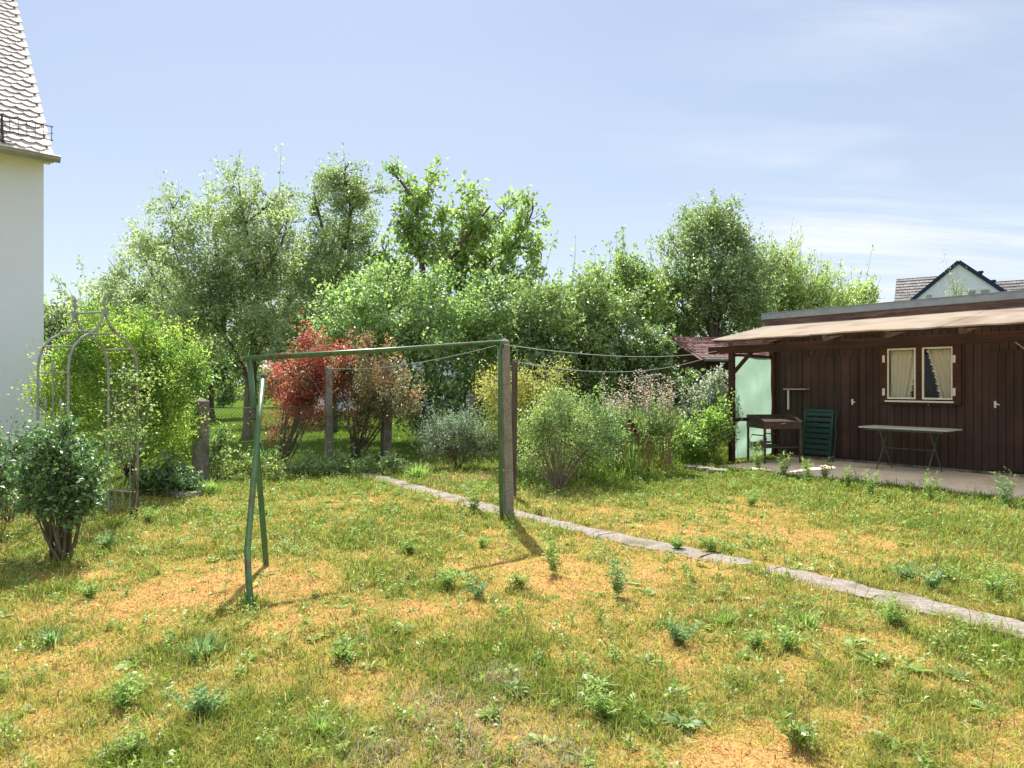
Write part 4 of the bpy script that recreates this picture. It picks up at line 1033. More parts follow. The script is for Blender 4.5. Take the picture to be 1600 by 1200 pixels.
# ------------------------------------------------------------------ red-roofed shed and far houses
sc_ = P(1103, 600, 17.8); sA = math.radians(10)
shed = thing('neighbour_shed', (sc_.x, sc_.y, 0), 'small brown shed with weathered red tiled roof behind the hut canopy', 'shed', sA)
mb = MB(); mb.box((2.3, 2.0, 1.1), (4.4, 3.6, 2.2))
mb.prism([(.1, .2, 2.2), (.1, 3.8, 2.2), (.1, 2.0, 2.75)], (0, 0, 0), (4.3, 0, 0)); mb.build('wall', M['brown_boards'], shed)
mb = MB(); rr = random.Random(1)
for i in range(14):
    a = i / 14; b = (i + 1) / 14
    for y0, y1, z0, z1 in ((-.1, 2.0, 2.17, 2.86), (4.1, 2.0, 2.17, 2.86)):
        ya, yb = y0 + (y1 - y0) * a, y0 + (y1 - y0) * (b + .02); za, zb2 = z0 + (z1 - z0) * a, z0 + (z1 - z0) * (b + .02)
        mb.prism([(-.15, ya, za + .03), (-.15, yb, zb2), (-.15, yb, zb2 - .03), (-.15, ya, za - .005)], (0, 0, 0), (4.9, 0, 0))
rf_ = mb.build('roof', M['red_tile'], shed)
mb = MB()
for y0, y1 in ((-.14, 2.0), (4.14, 2.0)): mb.bar((-.17, y0, 2.12), (-.17, y1, 2.83), .03, .09, (1, 0, 0))
mb.build('bargeboard', M['fascia'], rf_)
mb = MB(); mb.tube([(-.1, -.16, 2.13), (4.7, -.16, 2.13)], .05, 8); mb.build('gutter', M['zinc'], shed)
mb = MB(); mb.box((.9, .19, 1.45), (.8, .05, .7)); wn = mb.build('window', M['white_paint'], shed); mb = MB(); mb.box((.9, .16, 1.45), (.68, .02, .58)); mb.build('pane', M['dark'], wn)

def far_house(Z):
    hz = lambda py: EYE + (600 - py) / F * Z
    X = lambda px: (1498 - 800) / F * Z + (px - 1498) / F * Z * .84
    ax = X(1498); o = thing('gable_house', (ax, Z, 0), 'distant white gabled house with dark tiled roof beyond the hut', 'house', math.radians(-34))
    za = hz(409); x0, x1 = X(1420) - ax, X(1588) - ax; z0, z1 = hz(472), hz(462); sl = (za - z0) / -x0; w = 5.2
    ze = za - sl * w * .92; zr0 = 9.4
    mb = MB(); mb.prism([(-w, 0, 0), (w, 0, 0), (w, 0, ze), (0, 0, za - .12), (-w, 0, ze)], (0, 0, 0), (0, 6, 0)); mb.box((3.4, 4.1, (zr0 - 3.8) / 2), (14.6, 6.6, zr0 - 3.8)); mb.build('wall', M['bluewhite'], o)
    mb = MB()
    for s in (-1, 1):
        mb.bar((0, -.05, za), (s * w * 1.04, -.05, za - (za - ze) * 1.04), .24, .11, (0, 1, 0))
    mb.build('verge', M['blue_trim'], o)
    mb = MB()
    for s in (-1, 1):
        e = Vector((s * w * 1.04, 0, za - (za - ze) * 1.04 + .1)); mb.prism([(0, .15, za - .03), e + Vector((0, .15, -.13)), e + Vector((0, .15, -.25)), (0, .15, za - .15)], (0, 0, 0), (0, 3.9, 0))
    run = 3.6; n = 16; zr = 9.4
    for s, yb in ((1, .5), (-1, 7.7)):
        for i in range(n):
            ya, yb2 = yb + s * run * i / n, yb + s * run * (i + 1.1) / n; za_, zb_2 = zr - 3.7 + 3.7 * i / n, zr - 3.7 + 3.7 * (i + 1.1) / n
            for (xa, xb) in ((-4.0, -.9 * w * (1 - (zb_2 - ze) / (za - ze)) if s > 0 and zb_2 < za else -.1), (.9 * w * (1 - (zb_2 - ze) / (za - ze)) if s > 0 and zb_2 < za else .1, 11.2)):
                if s < 0: xa, xb = (-4.0, 0) if xa < 0 else (0, 11.2)
                # shear the left end a little, as hipped verge
                q_ = -.7 if xa > -.5 and xb > 3 else 0
                mb.prism([(xa, ya, za_ + .05 + q_), (xa, yb2, zb_2 + q_), (xa, yb2, zb_2 - .06 + q_), (xa, ya, za_ - .02 + q_)], (0, 0, 0), (xb - xa, 0, 0))
    rf = mb.build('roof', M['dark_tile'], o)
    for px, py in ((1532, 421), (1551, 431)):
        mb = MB(); x = X(px) - ax; z = za - abs(x) * sl; mb.tube([(x, .8, z - .2), (x, .8, z + .5)], .1, 8); mb.tube([(x, .8, z + .42), (x, .8, z + .55)], .17, 8); mb.build('vent_pipe', M['blue_trim'], rf)
    mb = MB(); x0, x1 = X(1512) - ax, X(1544) - ax; mb.box(((x0 + x1) / 2, -.03, hz(466)), (x1 - x0, .08, 1.1)); wn = mb.build('window', M['white_paint'], o)
    mb = MB(); mb.box(((x0 + x1) / 2 - .38, -.075, hz(466)), ((x1 - x0) / 2 - .12, .02, .9)); mb.box(((x0 + x1) / 2 + .38, -.075, hz(466)), ((x1 - x0) / 2 - .12, .02, .9)); mb.build('pane', M['flashing'], wn)
    mb = MB(); mb.box((X(1451) - ax, -.03, hz(460)), (.3, .08, .18)); mb.build('vent', M['zinc'], o)
far_house(46)
def mid_house():
    Z = 36; X = lambda px: (px - 800) / F * Z; hz = lambda py: EYE + (600 - py) / F * Z
    o = thing('neighbour_house', (X(600), Z, 0), 'grey roofed house mostly hidden behind the garden trees', 'house', math.radians(-12))
    w = 4.2; ze = hz(486); zr = hz(424)
    mb = MB(); mb.prism([(-w, 0, 0), (w, 0, 0), (w, 0, ze), (0, 0, zr - .1), (-w, 0, ze)], (0, 0, 0), (0, 9, 0)); mb.build('wall', M['render_white'], o)
    mb = MB()
    for s in (-1, 1): mb.prism([(0, -.4, zr + .1), (s * w * 1.12, -.4, ze - .3), (s * w * 1.12, -.4, ze - .46), (0, -.4, zr - .06)], (0, 0, 0), (0, 9.8, 0))
    mb.build('roof', M['dark_tile'], o)
    mb = MB(); mb.box((-1.6, -.02, 3.6), (1.1, .08, 1.3)); wn = mb.build('window', M['white_paint'], o); mb = MB(); mb.box((-1.6, -.07, 3.6), (.9, .03, 1.1)); mb.build('pane', M['dark'], wn)
mid_house()

# ------------------------------------------------------------------ fence, posts, washing frame, lines
def square_post(mb, base, w, h, lean=(0, 0), cap=.05, rz=.6):
    R = Matrix.Rotation(rz, 3, 'Z'); b = Vector(base); t = b + Vector((lean[0], lean[1], h))
    hw = w / 2; cs = [(-hw, -hw), (hw, -hw), (hw, hw), (-hw, hw)]; ch = w * .12
    oc = []
    for i, (x, y) in enumerate(cs):
        nx, ny = cs[(i + 1) % 4]; pxx, pyy = cs[i - 1]
        for q in ((pxx, pyy), (nx, ny)):
            dx, dy = q[0] - x, q[1] - y; L = math.hypot(dx, dy); oc.append((x + dx / L * ch, y + dy / L * ch))
    vs = []
    for p, k in ((b - Vector((0, 0, .1)), 1.02), (b.lerp(t, .33), 1.0), (b.lerp(t, .66), .99), (t - Vector((0, 0, cap)), .98)):
        vs += [p + R @ Vector((x * k, y * k, 0)) for x, y in oc]
    vs.append(t)
    fs = [tuple(range(7, -1, -1))]
    for r in range(3): fs += [(r * 8 + i, r * 8 + (i + 1) % 8, r * 8 + 8 + (i + 1) % 8, r * 8 + 8 + i) for i in range(8)]
    fs += [(24 + i, 24 + (i + 1) % 8, 32) for i in range(8)]
    mb.add(vs, fs)
fence = thing('wire_fence', FENCE[1], 'green chain link fence strung between concrete posts along the lawn', 'fence')
f0 = Vector(FENCE[1])
for k, (p, w, h) in enumerate([(FENCE[1], .20, 1.30), (FENCE[3], .175, 1.36), (FENCE[4], .15, 1.3), (FENCE[5], .15, 1.3)]):
    mb = MB(); square_post(mb, p, w, h, (.01, 0), .06, .75); po = mb.build('post', M['concrete_dark'], fence, off=f0)
    if k == 0: po['label'] = 'darkest post, overgrown on one side'
# wire mesh: zigzag wires woven into diamonds
mb = MB()
def lattice(a, b, z0, z1, s=.06):
    a, b = Vector(a), Vector(b); L = (b - a).length; d = (b - a) / L; n = int(L / s)
    for i in range(-int((z1 - z0) / s), n + 1):
        for sg_ in (1, -1):
            u0, u1 = i * s, i * s + (z1 - z0)
            if sg_ < 0: za, zb = z1, z0
            else: za, zb = z0, z1
            c0, c1 = max(u0, 0), min(u1, L)
            if c1 <= c0: continue
            fz = lambda u: za + (zb - za) * (u - u0) / (u1 - u0)
            p, q = a + d * c0 + Vector((0, 0, fz(c0))), a + d * c1 + Vector((0, 0, fz(c1)))
            mb.tube([p, q], .0022, 3, cap=False)
    for z in (z0, (z0 + z1) / 2, z1): mb.tube([a + Vector((0, 0, z)), b + Vector((0, 0, z))], .0028, 4)
for a, b in ((FENCE[1], FENCE[3]), (FENCE[3], FENCE[4])): lattice(a, b, .05, 1.12)
mb.build('wire_mesh', M['fence_wire'], fence, off=f0)

# slender pole carrying the line
g = G(514, 730); pole = MB(); pole_top = P(513, 571, g.y)
square_post(pole, (0, 0, 0), .125, pole_top.z, (pole_top.x - g.x, 0), .03, .5)
o = thing('line_pole', g, 'slender tall concrete pole standing in front of red maple shrub', 'pole'); pole.build('shaft', M['concrete'], o)
mb = MB(); mb.tube([(0, -.07, pole_top.z - .08), (0, -.10, pole_top.z - .08), (0, -.10, pole_top.z - .05)], .007, 6); mb.build('hook', M['iron'], o)

# tall concrete post with green pipe and the tilted pipe frame
gp = Vector((-.045, 7.58, 0))
cp = thing('concrete_post', gp, 'tall weathered concrete post with pointed top at the path', 'post')
mb = MB(); square_post(mb, (.01, 0, 0), .106, 2.01, (-.05, .0), .035, .22); mb.build('shaft', M['concrete'], cp)
for z in (.55, 1.35):
    mb = MB(); mb.tube([(-.12 - .02 * z / 2, -.062, z), (.055 - .02 * z, -.068, z)], .0032, 5); mb.tube([(-.12 - .02 * z / 2, -.02, z), (-.12 - .02 * z / 2, -.062, z)], .0032, 5); mb.build('strap', M['galv'], cp)
mb = MB(); mb.tube([(.0 - .05, -.06, 1.9), (-.05, -.12, 1.9), (-.05, -.12, 1.94)], .008, 6); mb.build('hook', M['iron'], cp)
fr = thing('pipe_frame', (-2.02, 5.61, 0), 'old green steel pipe frame for beating carpets, leaning slightly', 'clothes frame')
Lb, Rb = Vector((-2.21, 5.75, 1.715)), Vector((-.135, 7.52, 1.962)); off = Vector((-2.02, 5.61, 0))
mb = MB(); mb.tube([Lb + (Lb - Rb).normalized() * .05, Lb.lerp(Rb, .5) - Vector((0, 0, .006)), Rb], .024, 12); mb.build('crossbar', M['green_paint'], fr, off=off, smooth=True)
mb = MB(); F0 = G(416, 884); mb.tube([F0 - Vector((0, 0, .1)), F0, F0.lerp(Lb, .3), F0.lerp(Lb, .7), Lb], .0235, 12); mb.build('leg', M['green_paint'], fr, off=off, smooth=True)
N0 = G(392, 950); Nt = P(411, 588, 5.86)
mb = MB(); mb.tube([N0 - Vector((0, 0, .1)), N0, P(388.5, 905, 4.69), P(386.5, 860, 4.83), P(391.7, 801, 5.04), P(397.5, 735, 5.27), P(404, 662, 5.57), Nt], .0225, 12)
br = mb.build('brace', M['green_paint'], fr, off=off, smooth=True)
mb = MB(); mb.tube([Nt, Nt + Vector((0, .01, .02))], .027, 10); mb.build('cap', M['galv'], br, off=off)
mb = MB(); c = F0.lerp(Lb, .705) + Vector((0, -.03, 0)); mb.tube([c + Vector((-.035, 0, 0)), c + Vector((.045, 0, .01))], .009, 6); mb.build('bolt', M['iron'], br, off=off)
mb = MB(); mb.tube([(-.135, 7.51, -.1), (-.115, 7.51, 0), (-.133, 7.51, 1.0), (-.137, 7.51, 1.965)], .0225, 12); mb.build('leg', M['green_paint'], fr, off=off, smooth=True)

# thinner brown post behind
gb = P(802, 680, 9.1); bp_ = thing('wooden_post', (gb.x, gb.y, 0), 'slim brown wooden post close behind the tall concrete one', 'post')
mb = MB(); square_post(mb, (0, 0, 0), .07, EYE + (600 - 561) / F * 9.1, (.02, 0), .015, .3); mb.build('shaft', M['dark_post'], bp_)

def line_(a, b, sag, label, r=.0055):
    a, b = Vector(a), Vector(b); pts = []
    for i in range(25):
        t = i / 24; p = a.lerp(b, t); p.z -= sag * 4 * t * (1 - t); pts.append(p)
    mb = MB(); mb.tube(pts, r, 5); o = mb.build('washing_line', M['wire'])
    tag(o, label, 'washing line', 'washing lines')
pt = Vector((-.08, 7.46, 1.93))
line_(pt, hut_world(hut_r(1122, 1.72) , 1.75, 2.14), .12, 'upper washing line running from concrete post top to the hut beam')
line_(Vector((gb.x + .02, 9.05, 1.80)), hut_world(hut_r(1126, 1.72), 1.75, 2.10), .24, 'lower washing line sagging from slim brown post to the hut beam')
line_(pt + Vector((-.1, 0, -.01)), Vector((pole_top.x, g.y - .1, pole_top.z - .05)), .10, 'short washing line between slender pole and concrete post')

# ------------------------------------------------------------------ rose arch
acx = Vector((-4.69, 7.58, 0)); ax1 = Vector((.37, .93, 0)).normalized(); ax2 = Vector((ax1.y, -ax1.x, 0))
arch = thing('rose_arch', acx, 'rusty galvanised metal rose arch with onion shaped top and finials', 'arch')
WA, DA = .82, .47
def apt(u, v, z): return ax1 * u + ax2 * v + Vector((0, 0, z))
def hoop(v, s):
    half = [(-WA / 2, 0), (-WA / 2, .9), (-WA / 2, 1.66), (-WA / 2 + .015, 1.78), (-WA / 2 + .06, 1.90), (-WA / 2 + .14, 1.99), (-WA / 2 + .23, 2.04), (-.11, 2.09), (-.055, 2.15), (-.02, 2.23), (-.012, 2.30)]
    pts = [apt(u * s, v, z) for u, z in half]; return pts
for v in (-DA / 2, DA / 2):
    mb = MB()
    for s in (1, -1): mb.tube(hoop(v, s), .013, 8)
    mb.box(apt(0, v, 2.29), (.05, .05, .05)); hp_ = mb.build('hoop', M['galv'], arch, smooth=False)
    mb = MB(); base = apt(0, v, 2.31)
    mb.tube([base, base + Vector((0, 0, .05)), base + Vector((0, 0, .07)), base + Vector((0, 0, .10)), base + Vector((0, 0, .13)), base + Vector((0, 0, .17))], [.009, .009, .022, .012, .018, .002], 7)
    for s in (-1, 1): mb.tube([base + Vector((0, 0, .02)), base + ax1 * .025 * s + Vector((0, 0, .06)), base + ax1 * .012 * s + Vector((0, 0, .10)), base + ax1 * .02 * s + Vector((0, 0, .14))], .004, 5)
    mb.build('finial', M['galv'], hp_)
for u, z in ((0, 2.29), (-WA / 2 + .06, 1.90), (WA / 2 - .06, 1.90), (-.17, 2.07), (.17, 2.07)):
    mb = MB(); mb.tube([apt(u, -DA / 2, z), apt(u, DA / 2, z)], .010, 7); mb.build('crossbar', M['galv'], arch)
for s in (-1, 1):
    mb = MB(); u = s * WA / 2
    for z in (.25, .95, 1.62): mb.tube([apt(u, -DA / 2, z), apt(u, DA / 2, z)], .008, 6)
    for k in range(3):
        v = -DA / 2 + DA * (k + 1) / 4; zt2 = (1.25, 1.62, 1.25)[k]
        mb.tube([apt(u, v, .05), apt(u, v, zt2)], .0065, 6); mb.tube([apt(u, v, zt2), apt(u, v, zt2 + .03), apt(u, v, zt2 + .06), apt(u, v, zt2 + .12)], [.007, .016, .014, .002], 6)
    mb.build('side_grille', M['galv'], arch)

# ------------------------------------------------------------------ weeds, tall grasses, flowers
W_G = [(.11, .17, .035), (.17, .245, .055), (.25, .32, .09)]
L_weed = leaf_mat('weed_leaf', W_G, .4, .015, k=1.7); L_weedb = leaf_mat('blue_weed_leaf', [(.085, .15, .05), (.14, .215, .075), (.21, .295, .12)], .4, .015, k=1.6)
L_weedy = leaf_mat('bright_weed_leaf', [(.14, .21, .03), (.20, .28, .045), (.27, .34, .07)], .45, .03, k=1.3)
def rosette(pos, n, L, wd, rise, rs):
    az = rs.uniform(0, 2 * np.pi, n); V, F4 = [], []
    for i in range(n):
        l = L * rs.uniform(.35, 1.2); w = wd * rs.uniform(.7, 1.2); d = np.array([math.cos(az[i]), math.sin(az[i]), 0]); s = np.array([-d[1], d[0], 0]); up = rise * rs.uniform(.4, 1.4)
        tws = rs.uniform(-.3, .3)
        prof = [(0, .25), (.25, .75), (.55, 1.0), (.82, .65), (1.0, .06)]; b = len(V) 
        for t, ww in prof:
            c = np.array(pos) + d * l * t * math.cos(up * .6) + np.array([0, 0, l * (math.sin(up) * t - .75 * t * t * math.sin(up) * .8)])
            sd = s * w * ww / 2; sd[2] = tws * w * ww
            V += [c + sd, c - sd]
        for q in range(4): F4.append([b + 2 * q, b + 2 * q + 1, b + 2 * q + 3, b + 2 * q + 2])
    return V, F4
def bushy(pos, nst, h, L, asp, rs, spread=.5, per=16):
    p_, d_ = [], []
    for i in range(nst):
        az = rs.uniform(0, 2 * np.pi); ln = rs.uniform(.1, spread); hh = h * rs.uniform(.55, 1.15)
        for q in range(per):
            t = rs.uniform(.08, 1)
            c = np.array(pos) + np.array([math.cos(az) * ln * hh * t, math.sin(az) * ln * hh * t, hh * t])
            a2 = rs.uniform(0, 2 * np.pi); p_.append(c + rs.normal(0, .008, 3)); d_.append([math.cos(a2), math.sin(a2), rs.uniform(.0, .9)])
    p_, d_ = np.array(p_), np.array(d_)
    return p_, d_
def stalks(pos, n, h, spread, mat, name, parent, rs, off, head=.05, headw=.010, r=.0016):
    mb = MB()
    for i in range(n):
        a = rs.uniform(0, 2 * np.pi); q = rs.uniform(0, spread); b = Vector(pos) + Vector((math.cos(a) * q, math.sin(a) * q, -.01)); hh = h * rs.uniform(.6, 1.15)
        lx, ly = rs.normal(0, .10), rs.normal(0, .10); t = b + Vector((lx * hh, ly * hh, hh)); m = b.lerp(t, .55) + Vector((-lx * .12, -ly * .12, 0))
        mb.tube([b, m, t], [r * 1.3, r, r * .7], 4, cap=False)
        if head: mb.tube([t, t + (t - m).normalized() * head * .4, t + (t - m).normalized() * head], [r, headw / 2, r * .4], 5)
    return mb.build(name, mat, parent, off=off)
M['seed'] = surf('seed_head', (.20, .14, .08), (.34, .25, .14), 40, rough=.9, bump=0)
M['seed_dark'] = surf('seed_dark', (.10, .07, .04), (.18, .13, .07), 40, rough=.9, bump=0)
M['green_stalk'] = surf('green_stalk', (.10, .16, .05), (.17, .24, .08), 30, rough=.7, bump=0)

# scattered small weeds that nobody could count
def scatter_weeds():
    rs = np.random.default_rng(77); V, Q = [], []
    for i in range(1300):
        y = math.sqrt(rs.uniform(2.4 ** 2, 11.5 ** 2)); x = rs.uniform(-1, 1) * (.8 * y + .8)
        xa, ya = np.array([x]), np.array([y])
        if not keep_mask(xa, ya)[0] or beyond_fence(xa, ya)[0] > -.2: continue
        if fbm(xa, ya, .7, 91, 3)[0] < .5 and rs.uniform() < .75: continue
        if lawn_fields(xa, ya)[0] > .35 and rs.uniform() < .6: continue
        z = float(ground_z(xa, ya)[0]); sc = rs.uniform(.6, 1.4)
        v, q = rosette((x, y, z), rs.integers(6, 14), .075 * sc, .022 * sc, rs.uniform(.2, 1.1), rs)
        b = len(V); V += v; Q += [[a + b for a in r] for r in q]
    o = np_mesh('weeds', np.array(V), np.array(Q), None, L_weed); tag(o, 'small broad leaved weeds scattered through the lawn', 'weeds', kind='stuff')
    p_, d_ = [], []
    for i in range(3600):
        y = math.sqrt(rs.uniform(2.4 ** 2, 13 ** 2)); x = rs.uniform(-1, 1) * (.8 * y + .8); xa, ya = np.array([x]), np.array([y])
        if not keep_mask(xa, ya)[0] or beyond_fence(xa, ya)[0] > -.1: continue
        if lawn_fields(xa, ya)[0] > .2 and rs.uniform() < .85: continue
        p, d = bushy((x, y, float(ground_z(xa, ya)[0])), rs.integers(2, 6), rs.uniform(.05, .15), .02, .4, rs, .8, 9); p_.append(p); d_.append(d)
    p_, d_ = np.concatenate(p_), np.concatenate(d_)
    V, Q = leaf_arrays(p_, d_, .022 * RNG.uniform(.6, 1.5, len(p_)), .42)
    o = np_mesh('clover', V, Q, None, L_weedy); tag(o, 'loose patches of clover and chickweed in the lawn', 'clover', kind='stuff')
    # dry standing stalks over the lawn
    mb = MB()
    for i in range(420):
        y = math.sqrt(rs.uniform(2.5 ** 2, 9 ** 2)); x = rs.uniform(-1, 1) * (.8 * y + .6); xa, ya = np.array([x]), np.array([y])
        if not keep_mask(xa, ya)[0]: continue
        h = rs.uniform(.10, .26); lx, ly = rs.normal(0, .25), rs.normal(0, .25); z = float(ground_z(xa, ya)[0])
        mb.tube([(x, y, z), (x + lx * h * .4, y + ly * h * .4, z + h * .6), (x + lx * h, y + ly * h, z + h)], [.0015, .0012, .0007], 3, cap=False)
        mb.tube([(x + lx * h, y + ly * h, z + h), (x + lx * h * 1.08, y + ly * h * 1.08, z + h * 1.07), (x + lx * h * 1.18, y + ly * h * 1.18, z + h * 1.15)], [.001, .003, .0006], 4, cap=False)
    o = mb.build('dry_grass_stalks', M['seed']); tag(o, 'thin dry grass stalks with seed heads all over the lawn', 'grass stalks', kind='stuff')
scatter_weeds()

def weed(kind, px, py, size, label, seed, mat=None):
    if py > 850: size *= .85
    g = G(px, py); rs = np.random.default_rng(seed); g.z = float(ground_z(np.array([g.x]), np.array([g.y]))[0])
    mat = mat or L_weed
    if kind == 'bush':
        p, d = bushy(g, int(14 + 18 * size), .22 * size, .05, .3, rs, 1.25, 22)
        V, Q = leaf_arrays(p, d, .036 * (.6 + .5 * size) * rs.uniform(.5, 1.4, len(p)), .26)
        o = np_mesh('weed', V, Q, None, mat, off=g); o.location = g
    elif kind == 'tall':
        p, d = bushy(g, int(7 + 7 * size), .40 * size, .05, .3, rs, .45, 34)
        V, Q = leaf_arrays(p, d, .045 * (.6 + .5 * size) * rs.uniform(.5, 1.4, len(p)), .24)
        o = np_mesh('weed', V, Q, None, mat, off=g); o.location = g
    elif kind == 'tuft':
        n = int(190 * size); a = rs.uniform(0, 2 * np.pi, n); q = np.abs(rs.normal(0, .075 * size, n))
        base = np.stack([g.x + np.cos(a) * q, g.y + np.sin(a) * q, np.full(n, g.z)], 1)
        V, Q, T = blades(base, a + rs.normal(0, .5, n), .15 * size * rs.uniform(.4, 1.3, n), .0055 * (1 + g.y * .06) * np.ones(n), np.abs(rs.normal(.7, .35, n)), mid=.6)
        o = np_mesh('grass_tuft', V, Q, T, mat, off=g); o.location = g
    elif kind == 'dock':
        V, Q = rosette(g, int(16 + 18 * size), .19 * size, .034 * size, .9, rs); V2, Q2 = rosette(g, 16, .20 * size, .028 * size, 1.45, rs)
        Q = Q + [[i + len(V) for i in f] for f in Q2]; V = V + V2
        o = np_mesh('dock_plant', np.array(V), np.array(Q), None, mat, off=g); o.location = g
    elif kind == 'stalks':
        root = thing('tall_weed', g, None, None)
        stalks(g, int(10 * size), .34 * size, .16 * size, M['seed'], 'stalk', root, rs, g, .03, .008, .0012)
        p, d = bushy(g, int(12 * size), .16 * size, .05, .3, rs, 1.0, 18); V, Q = leaf_arrays(p, d, .05 * rs.uniform(.6, 1.3, len(p)), .3)
        np_mesh('leaves', V, Q, None, mat, root, off=g); o = root
    tag(o, label, 'weed', 'larger weeds standing in the lawn')
WE = [
 ('tall', 1262, 752, .9, 'thin upright weed at the patio corner below the green chair', L_weed),
 ('tall', 1325, 765, .7, 'short leafy weed at the patio edge left of the folding table', L_weedy),
 ('tall', 1455, 782, .8, 'weed at the patio edge right of the folding table legs', L_weed),
 ('bush', 1060, 860, .6, 'weed on the hut side edge of the path behind the orange patch', L_weed),
 ('bush', 1110, 862, .7, 'flat weed leaning onto the upper edge of the path', L_weedy),
 ('bush', 1480, 905, .6, 'low green weed between the dry stalks and the feathery weed', L_weedy),
 ('bush', 1180, 1010, .5, 'leafy weed left of the pale green weed below the path', L_weed),
 ('tuft', 318, 1020, .85, 'thick blue green grass tuft in front of the crossed pipe legs', L_weedb),
 ('stalks', 535, 1030, .8, 'upright fine stemmed weed right of the pipe legs, on bare orange patch', L_weed),
 ('bush', 700, 918, .75, 'round leafy weed under the crossbar, near the middle of the lawn', L_weed),
 ('stalks', 745, 935, .85, 'weed with several tall brown seed stalks below the crossbar', L_weedb),
 ('bush', 812, 920, .55, 'low bright weed just beneath the tip of the post shadow', L_weedy),
 ('tall', 865, 895, .8, 'tall thin weed right beside the tip of the post shadow', L_weed),
 ('tall', 967, 930, .8, 'blue green thistle like weed midway between post shadow and path', L_weedb),
 ('bush', 1060, 1000, .75, 'dark stemmed spreading weed in lawn below the path middle', L_weedb),
 ('tuft', 1132, 970, .7, 'low round green tuft close below the path', L_weed),
 ('bush', 1395, 975, .8, 'bushy weed growing over the edge of the slab path', L_weed),
 ('dock', 1365, 1035, .75, 'bright yellow green dock with upright leaves between path and orange patches', L_weedy),
 ('dock', 1065, 1130, .7, 'dock plant with glossy blue green leaves at bottom of the lawn', L_weedb),
 ('dock', 935, 1075, .8, 'broad lush dock clump in the front middle of the lawn', L_weedy),
 ('bush', 945, 1120, .7, 'mixed green weed clump in front of the lush dock', L_weed),
 ('dock', 800, 1085, .6, 'grey green spreading rosette left of the lush dock clump', L_weedb),
 ('dock', 765, 1125, .55, 'yellow tipped small dock beside bleached straw at the front', L_weedy),
 ('stalks', 1455, 920, 1.0, 'group of tall dry seed stalks above the path on the hut side', L_weedb),
 ('bush', 1555, 930, .9, 'rounded feathery weed right of the dry stalks above the path', L_weed),
 ('bush', 1415, 905, .7, 'dark little weed left of the dry stalks above the path', L_weedb),
 ('stalks', 1245, 1160, .9, 'tall dry stalks standing in the orange patch at the very front', L_weedy),
 ('tuft', 80, 1005, .7, 'dark green tuft at the left side of the lawn', L_weedb),
 ('bush', 190, 1105, .6, 'greyish weed beside the orange patch at lower left', L_weed),
 ('bush', 320, 1120, .7, 'dark weed clump straight below the thick grass tuft', L_weedb),
 ('bush', 140, 935, .6, 'soft green weed in front of the rose bush shadow', L_weed),
 ('tuft', 500, 1145, .6, 'green tuft at the front edge left of the middle', L_weed),
 ('bush', 640, 862, .6, 'small leafy weed behind the post shadow, left of the path', L_weedy),
 ('bush', 755, 855, .5, 'little upright weed just left of the concrete post foot', L_weed),
 ('bush', 1175, 790, .75, 'leafy weed on the hut side lawn between path and patio', L_weed),
 ('tall', 1290, 750, .8, 'weed with pale flower tips at the patio edge near green chair', L_weedy),
 ('tall', 1360, 775, .8, 'bushy weed at the patio edge in front of the folding table', L_weed),
 ('tall', 1570, 790, 1.0, 'tall weed overhanging the patio edge near frame side', L_weedb),
 ('tuft', 390, 945, .8, 'long grass tuft hugging the near foot of the pipe brace', L_weed),
 ('tall', 740, 800, .9, 'bright upright weed on the soil beside the slab path', L_weedy),
 ('tuft', 655, 745, 1.4, 'clump of long strap leaves in the bed behind the path', L_weed),
 ('tuft', 1010, 690, 2.6, 'tall meadow grass clump behind the iris', L_weed),
 ('tuft', 950, 740, 2.0, 'long grass clump right of the spirea shrub', L_weedy),
 ('tuft', 1050, 715, 2.2, 'long bright grass clump between iris and currant bush', L_weedy),
 ('tall', 1185, 735, 1.1, 'weeds growing up around the foot of the barbecue', L_weed),
 ('tall', 1225, 745, 1.0, 'weeds at the patio corner in front of the barbecue', L_weedy),
 ('tuft', 330, 770, 1.2, 'rough grass clump at the dark fence post foot', L_weed),
 ('bush', 230, 815, .7, 'weed at the base of the climbing rose', L_weed),
 ('bush', 165, 855, .8, 'weed in the shade right of the rose bush stems', L_weedb),
 ('bush', 210, 1180, .5, 'tiny front weed in the lower left lawn', L_weedy),
 ('dock', 1500, 1060, .6, 'small dock in the lawn below the path at far right', L_weedy),
 ('bush', 1230, 1015, .6, 'pale green weed a step below the path middle', L_weed),
 ('tuft', 1260, 975, .7, 'soft tuft against the lower edge of the path', L_weed),
]
for i, (k, px, py, s, lab, m_) in enumerate(WE): weed(k, px, py, s, lab, 300 + i, m_)

# dried perennial behind the iris
g = G(995, 712); rs = np.random.default_rng(5)
dp = thing('dried_perennial', (g.x, 11.9, 0), 'stand of dry pinkish brown seed stalks under the washing lines', 'plant')
mb = MB(); pts, dirs = [], []
for i in range(46):
    px = rs.uniform(942, 1052); y = 11.9 + rs.uniform(-.4, .4); b = Vector(((px - 800) / F * y, y, 0)); h = rs.uniform(1.15, 1.75); t = b + Vector((rs.normal(0, .06), rs.normal(0, .06), h))
    mb.tube([b, b.lerp(t, .5) + Vector((rs.normal(0, .02), 0, 0)), t], [.008, .007, .004], 4, cap=False)
    for q in range(55):
        f = rs.uniform(.62, 1.0); p = b.lerp(t, f); a = rs.uniform(0, 6.28); pts.append(p + Vector((math.cos(a), math.sin(a), 0)) * rs.uniform(0, .07)); dirs.append((math.cos(a), math.sin(a), .5))
mb.build('stems', M['seed'], dp, off=(g.x, 11.9, 0))
V, Q = leaf_arrays(np.array(pts), np.array(dirs), .04 * rs.uniform(.5, 1.4, len(pts)), .5); np_mesh('seed_heads', V, Q, None, L_dead, dp, off=(g.x, 11.9, 0))
